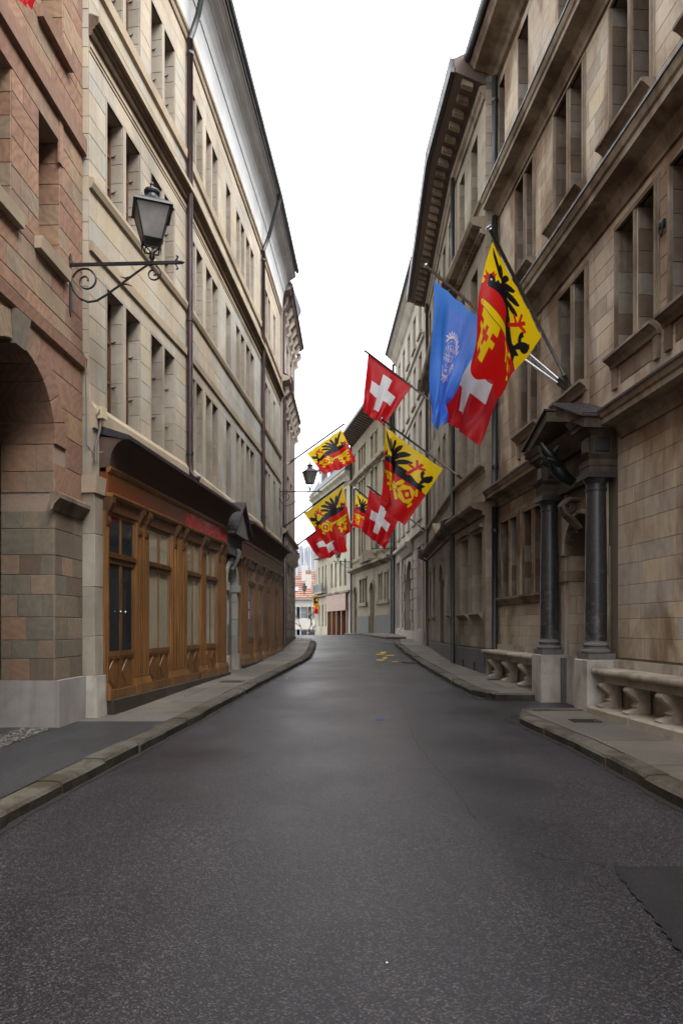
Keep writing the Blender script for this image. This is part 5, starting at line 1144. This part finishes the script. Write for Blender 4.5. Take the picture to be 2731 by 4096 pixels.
# ------------------------------------------------------------------ wall lanterns
def lamp(F, u, z, label, s=1.0, rot=.35, n=10):
    base = F.p(u, z, 0); t = thing('wall_lantern', label, 'street lamp', base, 'wall lanterns on iron brackets')
    P = lambda w, h, du=0: Vector(F.p(u + du * s, z + h * s, w * s))
    q = lambda x, y: P((x - 630) * .001618 + .02, -(y - 1035) * .001618)
    m = MB(); m.fbox(F, u - .025 * s, u + .025 * s, z - .62 * s, z + .08 * s, .0, .03 * s); m.prism(F, [(u - .05 * s, z + .08 * s), (u + .05 * s, z + .08 * s), (u, z + .17 * s)], 0, .03 * s); m.prism(F, [(u, z - .76 * s), (u + .05 * s, z - .62 * s), (u - .05 * s, z - .62 * s)], 0, .03 * s); m.build('wall_plate', M['iron'], t)
    m = MB(); m.fbox(F, u - .018 * s, u + .018 * s, z - .02 * s, z + .02 * s, .0, 1.62 * s)
    for sg in (-1, 1): m.tube([P(1.55, 0), P(1.58, .05 * sg), P(1.6, .085 * sg), P(1.57, .1 * sg)], .012 * s, 6)
    m.tube([P(1.6, 0), P(1.66, 0), P(1.7, 0)], [.02 * s, .024 * s, .004 * s], 6); m.build('arm', M['iron'], t)
    m = MB(); m.tube([q(*p) for p in ((640, 1195), (665, 1275), (715, 1335), (790, 1372), (870, 1362), (960, 1310), (1060, 1240), (1150, 1175), (1240, 1110), (1330, 1052), (1400, 1040))], .016 * s, 8)
    sp = [P(.25 + .2 * k * math.cos(a), -.235 + .2 * k * math.sin(a)) for k, a in ((1 - f * .88, 2.9 - f * 9.5) for f in np.linspace(0, 1, 34))]; m.tube(sp, .014 * s, 6)
    sp = [P(1.24 + .12 * k * math.cos(a), -.155 + .12 * k * math.sin(a)) for k, a in ((1 - f * .85, 1.2 - f * 9.0) for f in np.linspace(0, 1, 28))]; m.tube(sp, .012 * s, 6)
    for p0, p1, p2 in (((1190, 1150), (1130, 1165), (1085, 1150)), ((1080, 1222), (1140, 1218), (1195, 1238))): m.tube([q(*p0), q(*p1), q(*p2)], [.012 * s, .012 * s, .003 * s], 6)
    m.build('scroll', M['iron'], t)
    c = P(1.22, 0); S_ = s; s = s * .9; A = [rot + math.pi / 4 + math.pi / 2 * k for k in range(4)]
    def ring(r, h): return [Vector((c.x + r * s * math.cos(a), c.y + r * s * math.sin(a), c.z + h * s)) for a in A]
    m = MB(); m.lathe(c, [(x * s, h * s) for x, h in ((.02, 0), (.03, .01), (.022, .04), (.035, .06), (.05, .09), (.035, .13), (.045, .16), (.02, .18))], 12); m.build('stem', M['iron'], t, True)
    b0, b1, t1 = ring(.15, .2), ring(.2, .34), ring(.37, .84)
    m = MB()
    for k in range(4):
        m.tube([b0[k], b1[k], t1[k]], .013 * s, 6); m.tube([b1[k], b1[(k + 1) % 4]], .013 * s, 6); m.tube([t1[k], t1[(k + 1) % 4]], .016 * s, 6); m.tube([b0[k], b0[(k + 1) % 4]], .011 * s, 6); m.tube([b0[k], Vector((c.x, c.y, c.z + .15 * s))], .012 * s, 6)
        m.tube([b1[k], b1[k] + (b1[k] - c) * .12 - Vector((0, 0, .06 * s)), b1[k] + (b1[k] - c) * .02 - Vector((0, 0, .1 * s))], .01 * s, 5)
    m.build('cage', M['iron'], t)
    for k in range(4):
        a, b, cc, d = b1[k], b1[(k + 1) % 4], t1[(k + 1) % 4], t1[k]; MB().hexa([a, b, b + (Vector(c) - b) * .03, a + (Vector(c) - a) * .03, d, cc, cc + (Vector((c.x, c.y, cc.z)) - cc) * .03, d + (Vector((c.x, c.y, d.z)) - d) * .03]).build('lantern_pane', M['frosted'], t)
    m = MB(); r0, r1, r2 = ring(.43, .83), ring(.41, .87), ring(.17, 1.0)
    for x, y in ((r0, r1), (r1, r2)):
        for k in range(4): m.face([x[k], x[(k + 1) % 4], y[(k + 1) % 4], y[k]])
    m.face(r0); m.face(r2); m.lathe(c, [(x * s, h * s) for x, h in ((.15, .99), (.11, 1.04), (.1, 1.09), (.12, 1.1), (.13, 1.13), (.12, 1.16), (.07, 1.19), (.03, 1.2), (.025, 1.24), (.035, 1.26), (.005, 1.31))], 14); m.build('hood', M['gutter'], t)
lamp(FL0, U0(9.92), 6.95, 'large black lantern on a scrolled bracket on the pink sandstone house')
lamp(FC, FC.uy(26.9), 7.0, 'black bracket lantern at the far end of the beige house, beside two flags')
lamp(FR3, FR3.uy(39.6), 6.2, 'bracket lantern between the pale house and the ochre house on the right', .88)
lamp(FR5, .25, 6.6, 'small bracket lantern half hidden under a red flag on the cream house', .85)
lamp(FR5, FR5.L - .1, 4.7, 'tiny lantern at the far corner above the hanging flag', .85)

# ------------------------------------------------------------------ flags
def inpoly(x, y, pts):
    r = np.zeros(x.shape, bool); n = len(pts)
    for (x0, y0), (x1, y1) in zip(pts, pts[1:] + pts[:1]):
        c = ((y0 > y) != (y1 > y)); xi = (x1 - x0) * (y - y0) / (y1 - y0 + 1e-12) + x0; r ^= c & (x < xi)
    return r
def seg(x, y, a, b, w):
    dx, dy = b[0] - a[0], b[1] - a[1]; t_ = np.clip(((x - a[0]) * dx + (y - a[1]) * dy) / (dx * dx + dy * dy + 1e-9), 0, 1)
    return np.hypot(x - a[0] - t_ * dx, y - a[1] - t_ * dy) < w
def leaf(x, y, a, b, w, bend=0.0):
    dx, dy = b[0] - a[0], b[1] - a[1]; l = math.hypot(dx, dy); t_ = ((x - a[0]) * dx + (y - a[1]) * dy) / (l * l); d = (-(x - a[0]) * dy + (y - a[1]) * dx) / l - bend * np.sin(np.pi * np.clip(t_, 0, 1))
    prof = w * (0.35 + .65 * np.sin(np.pi * np.clip(t_, 0, 1) ** .8 * .82 + .1)) * np.clip((1.0 - t_) * 6, 0, 1) ** .5
    return (t_ > 0) & (t_ < 1) & (np.abs(d) < prof)
YEL, RED, BLK, WHT, BLU = lin((250, 212, 6)), lin((216, 26, 24)), lin((26, 22, 30)), lin((236, 236, 240)), lin((70, 142, 244))
def d_geneva(x, y):
    D = .47; c = np.empty(x.shape + (3,)); c[:] = YEL; c[x > D] = RED
    def put(m, col): c[m] = col
    l = x < D + .004
    for a, b, w, bd in (((.35, .72), (.045, .965), .034, .02), ((.33, .72), (.10, .80), .033, .012), ((.32, .69), (.055, .64), .033, 0), ((.33, .65), (.07, .50), .035, -.01), ((.35, .61), (.10, .38), .035, -.015), ((.37, .56), (.19, .33), .03, -.01)): put(l & leaf(x, y, a, b, w, bd), BLK)
    put(l & inpoly(x, y, [(.28, .70), (.36, .79), (.42, .84), (D + .01, .88), (D + .01, .06), (.43, .10), (.37, .07), (.40, .2), (.33, .38), (.34, .5), (.30, .58)]), BLK)
    put(l & (np.hypot(x - .335, (y - .755)) < .03), YEL)
    put(l & inpoly(x, y, [(.37, .20), (.27, .40), (.36, .33)]), YEL)
    put(l & (np.hypot((x - .41) / .075, (y - .88) / .055) < 1), BLK)
    put(l & inpoly(x, y, [(.34, .90), (.29, .86), (.33, .85), (.28, .81), (.36, .84)]), RED)
    put(l & inpoly(x, y, [(.36, .92), (.33, .99), (.38, .96), (.40, 1.0), (.43, .96), (D, .985), (D, .92)]), RED)
    put(l & (np.hypot(x - .40, y - .885) < .012), WHT)
    for a, b in (((.37, .35), (.22, .27)), ((.22, .27), (.13, .30)), ((.22, .27), (.14, .23)), ((.22, .27), (.18, .18)), ((.25, .29), (.24, .36))): put(l & seg(x, y, a, b, .017), RED)
    r = np.hypot(x - .25, y - .12); an = np.arctan2(y - .12, x - .25); put(l & (np.abs(r - .065) < .022) & ((an > -2.4) & (an < 2.2)), BLK); put(l & leaf(x, y, (.40, .16), (.2, .04), .03, -.02), BLK)
    # key
    k = seg(x, y, (.625, .40), (.625, .93), .028) | seg(x, y, (.575, .42), (.675, .42), .016) | seg(x, y, (.58, .46), (.67, .46), .014)
    bit = (x > .65) & (x < .90) & (y > .60) & (y < .90)
    bit &= ~((x > .72) & (x < .76) & ((y > .84) | (y < .66))) & ~((x > .86) & (np.abs(y - .75) < .035)) & ~((x > .80) & ((y > .86) | (y < .64)))
    cross = ((np.abs(x - .775) < .02) & (np.abs(y - .75) < .065)) | ((np.abs(y - .75) < .022) & (np.abs(x - .775) < .06))
    dx, dy = np.abs(x - .625), np.abs(y - .26); bow = (dx < .125 - .35 * dy * (dy < .13) + .25 * dy * dy) & (dy < .125 - .3 * dx)
    hole = (dx + dy * .9 < .085) & ~((dx < .02) & (dy < .0))
    for p, q in (((.50, .37), (.55, .40)), ((.70, .40), (.75, .37)), ((.50, .15), (.55, .12)), ((.70, .12), (.75, .15))): bow |= seg(x, y, p, q, .022)
    put(k | (bit) | bow, YEL); put(cross | hole, RED); put(hole & (np.hypot(x - .625, y - .26) < .03), YEL)
    ol = (np.abs(np.maximum(np.abs(x - .625) - .028, np.abs(y - .665) - .265)) < .004); put(ol & (x > .59) & (x < .66), BLK); put((np.abs(x - D) < .003) & (y < .9), BLK)
    return c
def d_swiss(x, y):
    c = np.empty(x.shape + (3,)); c[:] = lin((206, 22, 34)); X, Y = np.abs(x - .5), np.abs(y - .5); c[((X < .105) & (Y < .33)) | ((Y < .105) & (X < .33))] = WHT; return c
def d_un(x, y):
    c = np.empty(x.shape + (3,)); c[:] = BLU; x = (x - .45) / .6 + .45; y = (y - .5) / .6 + .5; r = np.hypot(x - .45, y - .5); an = np.arctan2(x - .45, y - .5)
    for q in (.07, .14, .2): c[np.abs(r - q) < .0035] = WHT
    for k in range(8): c[(np.abs(np.sin(an - k * math.pi / 8)) * r < .0025) & (r < .2)] = WHT
    c[(r < .19) & (np.sin(x * 47 + 3 * np.sin(y * 21)) * np.sin(y * 39) > .55)] = WHT
    for sgn in (-1, 1):
        for k in range(9):
            a = math.pi - sgn * (.25 + k * .24); p = (.45 + .265 * math.sin(a), .5 + .265 * math.cos(a))
            for o in (-.5, .5): b_ = a - sgn * 1.45 + o * 1.0 * sgn; c[leaf(x, y, p, (p[0] + .095 * math.sin(b_), p[1] + .095 * math.cos(b_)), .013)] = WHT
        c[(np.abs(r - .265) < .004) & (np.abs(an) > .55)] = WHT
    return c
def flag(label, base, tip, ctrl, design, N=150, wave=(.05, 2.3, 1.1, 0.0), pole=None, name='flag', r=.027, cm=None, group='flags on slanting poles'):
    """ctrl[s][t]: world points, s from the wall end of the hoist to the pole tip, t from hoist to fly"""
    base, tip = Vector(base), Vector(tip)
    wave = (wave[0] * 1.6,) + tuple(wave[1:]); t = thing(name, label, 'flag', base, group); ORG[t.name] = base.copy(); d = tip - base
    r = r * (1.0 if base.y < 18 else 1.0 + (base.y - 18) * .03)
    m = MB(); m.tube([base, tip], r, 10); pb = m.build('pole', pole or M['polegrey'], t, True)
    m = MB(); m.tube([tip - d.normalized() * .02, tip + d.normalized() * .03], r * 1.7, 10); m.build('pole_cap', M['steel'], pb, True)
    m = MB(); m.tube([base - d.normalized() * .03, base + d * .1], r * 1.3, 10); m.build('pole_socket', M['polegrey'], pb, True)
    ss = np.linspace(0, 1, N); C_ = np.array([[list(p) for p in row] for row in ctrl], float)
    rows = np.array([catmull(C_[k], ss) for k in range(len(C_))])           # s-ctrl, t, 3
    G = np.array([catmull(rows[:, j], ss) for j in range(N)]).transpose(1, 0, 2)   # s,t,3
    S, T = np.meshgrid(ss, ss, indexing='ij'); A_, k1, k2, ph = wave
    du = np.gradient(G, axis=0); dv = np.gradient(G, axis=1); nn = np.cross(du, dv); nn /= np.linalg.norm(nn, axis=2, keepdims=True) + 1e-9
    amp = A_ * np.clip(T * 1.6, 0, 1) * np.sin(2 * np.pi * (k1 * S + k2 * T) + ph) + A_ * .45 * T * np.sin(2 * np.pi * (k1 * 2.3 * S - k2 * .7 * T) + ph * 2)
    # scallops between the clips along the hoist
    G = G + nn * amp[..., None]; G[..., 2] -= (.03 * np.abs(np.sin(S * math.pi * 4)) * np.clip(1 - T * 5, 0, 1))
    org = base; v = (G.reshape(-1, 3) - np.array(org)); me = bpy.data.meshes.new('cloth')
    idx = np.arange(N * N).reshape(N, N); f = np.stack([idx[:-1, :-1], idx[1:, :-1], idx[1:, 1:], idx[:-1, 1:]], -1).reshape(-1, 4)
    me.from_pydata(v.tolist(), [], f.tolist()); me.polygons.foreach_set('use_smooth', [True] * len(me.polygons))
    ca = me.color_attributes.new('print', 'FLOAT_COLOR', 'POINT'); col = design(T.reshape(-1), S.reshape(-1)); ca.data.foreach_set('color', np.concatenate([col, np.ones((N * N, 1))], 1).astype(np.float32).ravel())
    me.materials.append(cm or M['cloth']); me.update(); o = bpy.data.objects.new('cloth', me); COL.objects.link(o); o.parent = t; ORG[o.name] = org
    m = MB(); dd = d.normalized()
    for s_ in np.linspace(.02, .98, 5):
        a = Vector(catmull(C_[:, 0], [s_])[0]); k = (a - base).dot(dd); m.tube([a, base + dd * k], .006, 4)
    m.build('clips', M['steel'], t)
    return t
z5 = lambda x, y, Y: at(1500 + x * .785, 900 + y * .785, Y)
zc = lambda x, y, Y: at(1000 + x * .4676, 1600 + y * .4676, Y)
def quad4(f, I, T, FI, FT, dY=(0, 0, 0, 0)): return [[f(*I[:2], I[2]), f(*FI[:2], FI[2])], [f(*T[:2], T[2]), f(*FT[:2], FT[2])]]
# the three flags over the portal
b0 = Vector(FR1.p(UR(12.69), 6.1, .05))
flag('yellow and red eagle and key flag, nearest of the three above the portal', b0, z5(580, 15, 11.3),
     [[z5(846, 568, 12.02), z5(775, 668, 11.95), z5(700, 752, 11.85), z5(655, 850, 12.0), z5(610, 900, 12.15)],
      [z5(765, 400, 11.8), z5(715, 480, 11.7), z5(668, 560, 11.55), z5(665, 700, 11.75), z5(590, 790, 11.95)],
      [z5(680, 240, 11.58), z5(655, 290, 11.45), z5(640, 395, 11.3), z5(585, 570, 11.2), z5(505, 775, 11.4)],
      [z5(597, 82, 11.38), z5(566, 180, 11.3), z5(545, 300, 11.2), z5(528, 430, 11.1), z5(508, 600, 11.15)]], d_geneva, 200, (.03, 1.2, .8, .4), M['polegrey'], r=.03)
flag('light blue flag with white wreath emblem, left of the three above the portal', b0 + Vector((.03, .03, -.02)), z5(255, 205, 12.7),
     [[z5(590, 520, 12.7), z5(455, 760, 12.6), z5(350, 940, 12.75)], [z5(440, 395, 12.7), z5(375, 700, 12.85), z5(318, 1040, 12.6)], [z5(300, 278, 12.7), z5(290, 620, 12.5), z5(280, 975, 12.7)]], d_un, 190, (.05, 2.2, .5, 1.0), M['steel'], r=.028, cm=M['cloth_sheer'])
flag('red flag with white cross, lowest of the three above the portal', b0 + Vector((.03, .08, -.04)), z5(355, 392, 14.0),
     [[z5(740, 660, 13.3), z5(625, 890, 13.1), z5(515, 1116, 13.2)], [z5(560, 535, 13.6), z5(480, 790, 13.4), z5(420, 1040, 13.6)], [z5(375, 412, 13.9), z5(360, 700, 13.7), z5(340, 990, 13.8)]], d_swiss, 170, (.06, 1.8, .7, .3), M['steel'], r=.028)
# flags on the curving house and beyond
Pp = lambda x, y, Y: at(x, y, Y)
flag('red flag with white cross against the sky, topmost on the curving house', at(1800, 1664, 21.6), at(1461, 1404, 21.4), quad4(Pp, (1651, 1541, 21.5), (1472, 1413, 21.5), (1533, 1700, 21.3), (1450, 1646, 21.5)), d_swiss, 130, (.05, 1.6, .6, 2.0))
flag('yellow and red eagle and key flag with a fold, low on the curving house', at(1862, 1926, 19.5), at(1524, 1675, 19.5),
     [[zc(1650, 585, 19.5), zc(1490, 830, 19.4), zc(1325, 1072, 19.5)], [zc(1490, 475, 19.5), zc(1375, 740, 19.3), zc(1250, 1020, 19.5)], [zc(1320, 350, 19.5), zc(1225, 640, 19.6), zc(1150, 940, 19.35)], [zc(1215, 268, 19.5), zc(1200, 560, 19.3), zc(1205, 850, 19.1)], [zc(1162, 226, 19.5), zc(1140, 520, 19.7), zc(1122, 860, 19.5)]], d_geneva, 180, (.03, 1.2, .8, .0))
flag('red flag with white cross partly behind the folded yellow flag', at(1713, 2132, 29.2), at(1470, 1944, 29.2), quad4(zc, (1300, 965, 29.2), (1022, 760, 29.2), (1150, 1272, 29.0), (958, 1125, 29.2)), d_swiss, 110, (.09, 1.5, .6, 1.0))
flag('small yellow and red eagle flag between the ochre house and a red flag', at(1545, 2055, 38.5), at(1418, 1951, 37.5), quad4(zc, (1075, 905, 37.5), (912, 785, 37.5), (1030, 1140, 37.2), (868, 1072, 37.5)), d_geneva, 110, (.08, 1.4, .5, .5))
flag('yellow and red eagle and key flag, highest on the left against the sky', at(1152, 1855, 30), at(1374, 1697, 30), quad4(zc, (482, 455, 30), (778, 246, 30), (637, 641, 29.7), (907, 530, 29.8)), d_geneva, 150, (.05, 1.5, .5, .0), M['iron'])
flag('yellow and red eagle and key flag below the left lantern', at(1122, 2118, 27.4), at(1379, 1926, 27.4), quad4(zc, (460, 965, 27.4), (797, 723, 27.4), (650, 1240, 27.1), (865, 1128, 27.3)), d_geneva, 150, (.05, 1.2, .4, 1.2), M['iron'])
flag('red flag with white cross, lowest on the left side', at(1176, 2190, 33), at(1372, 2045, 33), quad4(zc, (472, 1190, 33), (770, 975, 33), (596, 1370, 32.6), (832, 1290, 32.8)), d_swiss, 110, (.08, 1.7, .6, .4), M['iron'])
flag('small yellow and red flag hanging beside the far corner of the cream house', at(1274, 2352, 62.5), at(1250, 2372, 62), [[at(1271, 2376, 62.3), at(1271, 2415, 62.2), at(1270, 2457, 62.3)], [at(1252, 2377, 62), at(1252, 2415, 61.9), at(1251, 2450, 62)]], d_geneva, 60, (.1, 1.0, .3, 0), M['iron'])
flag('tip of a red flag at the upper left corner', at(-330, -420, 7.6), at(230, -330, 7.4), [[at(-60, -330, 7.5), at(0, -120, 7.4), at(60, -10, 7.5)], [at(200, -300, 7.4), at(190, -120, 7.5), at(126, 36, 7.45)]], d_swiss, 60, (.03, 1.5, .5, .0))
# ------------------------------------------------------------------ beyond the crest: houses, scaffolding, bare tree
def bghouse(name, label, x0, x1, Y, ze, zrg, dep, wm, wins, hip=0.0, tiles=9):
    t = thing(name, label, 'building', ((x0 + x1) / 2, Y, zr(Y))); F = Fr((x0, Y), (x1, Y), 'L'); F.n = Vector((0, -1))
    ops = [Op(a - .5, a + .5, b, b + 1.5, .2) for a, b in wins]
    wall(F, 0, F.L, zr(Y) - 1, ze, ops).build('wall', wm, t)
    MB().fbox(F, 0, F.L, zr(Y) - 1, ze, -dep, -.25).build('core', wm, t)
    for o in ops:
        w = win(t, F, o, M['frame_w'], M['glass_far'], bars=1)
        for s in (o.u0 - .55, o.u1 + .02): MB().fbox(F, s, s + .52, o.v0, o.v1, 0, .05).build('shutter', M['shutter'], t)
    MB().fbox(F, -.3, F.L + .3, ze - .15, ze + .02, -.2, .4).build('eave', M['housewall'], t)
    for k in range(tiles):
        f0, f1 = k / tiles, (k + 1) / tiles; p = lambda f, u: (F.p(u, ze + (zrg - ze) * f, .45 - (dep * .5 + .45) * f))
        i0, i1 = hip * f0, hip * f1; a, b, c, d = p(f0, -.3 + i0), p(f0, F.L + .3 - i0), p(f1, F.L + .3 - i1), p(f1, -.3 + i1); up = lambda q, h: (q[0], q[1], q[2] + h)
        MB().hexa([a, b, c, d, up(a, .16), up(b, .16), up(c, .05), up(d, .05)]).build('tile_course', M['tile'], t)
    return t, F
t, F = bghouse('tiled_roof_house', 'pale house with white shutters and long tiled roof beyond the crest', -7.2, -2.4, 88, 5.3, 7.9, 10, M['housewall'], [(a, b) for a in (.9, 2.4, 3.9) for b in (-.2, 2.7)])
MB().box(-4.75, -4.05, 90.5, 91.5, 6.2, 8.6).build('chimney', M['housewall'], t); 
for k in range(3): MB().lathe((-4.65 + k * .25, 91, 8.6), [(.11, 0), (.13, .1), (.1, .5), (.12, .55)], 8).build('chimney_pot', M['tile'], t)
MB().box(-7.0, -5.6, 89.2, 89.25, 6.35, 6.8).build('skylight', M['sky_pane'], t)
t, F = bghouse('red_gable_house', 'house with red tiled roof rising behind the long tiled roof', -7.6, -3.4, 106, 7.6, 10.6, 8, M['r5'], [(1.0, 5.6), (3.0, 5.6)], hip=1.2, tiles=8)
MB().box(-6.2, -5.3, 106.2, 107, 8.4, 11.2).build('chimney', M['housewall'], t); MB().box(-4.2, -3.8, 105.6, 106, 8.4, 9.9).build('chimney', M['slate'], t)
# scaffolding wrapped in pleated sheeting
t = thing('sheeted_scaffold', 'tall scaffold wrapped in pale pleated sheeting in the far distance', 'scaffold', (-6.8, 132, zr(132)))
m = MB(); n = 90; zs = [6, 9, 10.5, 12, 14, 16, 17.2]
rndt = random.Random(4)
xs = np.linspace(-10.5, -4.3, n)
for z in zs:
    for k, x in enumerate(xs): m.v.append((x, 132 + .22 * math.sin(k * 1.3) + .12 * math.sin(k * .45 + z) + rndt.uniform(-.05, .05), z + (.25 * math.sin(k * .35) if z > 17 else 0)))
for a in range(len(zs) - 1):
    for k in range(n - 1): m.f.append((a * n + k, a * n + k + 1, (a + 1) * n + k + 1, (a + 1) * n + k))
m.build('sheeting', M['tarp'], t, True)
MB().box(-10.5, -4.3, 133, 140, 0, 16.8).build('core', M['tarp'], t)
for k in range(5): MB().box(-10 + k * 1.35, -9.93 + k * 1.35, 131.5, 131.57, 6, 17.6).build('scaffold_tube', M['steel'], t)
# bare tree
t = thing('bare_tree', 'leafless young tree standing before the pale house beyond the crest', 'tree', (-3.75, 70, zr(70)))
rt = random.Random(21); trunk = MB(); crown = MB()
def grow(mb, p, d, l, r, lev):
    pts = [p]; rr = [r]; q = p.copy(); dd = d.copy()
    for k in range(4):
        dd = (dd + Vector((rt.uniform(-.22, .22), rt.uniform(-.22, .22), rt.uniform(-.08, .14)))).normalized(); q = q + dd * l / 4; pts.append(q.copy()); rr.append(r * (1 - .14 * (k + 1)))
    mb.tube(pts, rr, 6 if lev < 2 else 4)
    if lev < 5:
        for k in range(rt.choice((2, 3, 3))):
            s = pts[rt.choice((2, 3, 4))]; nd = (dd + Vector((rt.uniform(-.9, .9), rt.uniform(-.6, .6), rt.uniform(-.15, .6)))).normalized(); grow(crown, s, nd, l * rt.uniform(.62, .82), r * .55, lev + 1)
b = Vector((-3.75, 70, zr(70) - .1))
for dx, l in ((-.35, 1.5), (.35, 1.7), (.9, 1.6)): grow(trunk, b, Vector((dx, .05, 1)).normalized(), l, .085, 1)
trunk.build('trunk', M['bark'], t, True); crown.build('crown', M['bark'], t, True)
# low pots at the end of the street
for k, (x, lab) in enumerate(((1216, 'square planter at the foot of the bare tree'), (1248, 'square planter beside the far corner of the cream house'))):
    p = at(x, 2541, 66); pt = thing('planter', lab, 'planter', (p.x, 66, zr(66))); MB().box(p.x - .25, p.x + .25, 65.75, 66.25, zr(66), zr(66) + .4).build('box', M['slate'], pt); MB().box(p.x - .28, p.x + .28, 65.72, 66.28, zr(66) + .4, zr(66) + .45).build('rim', M['slate'], pt)
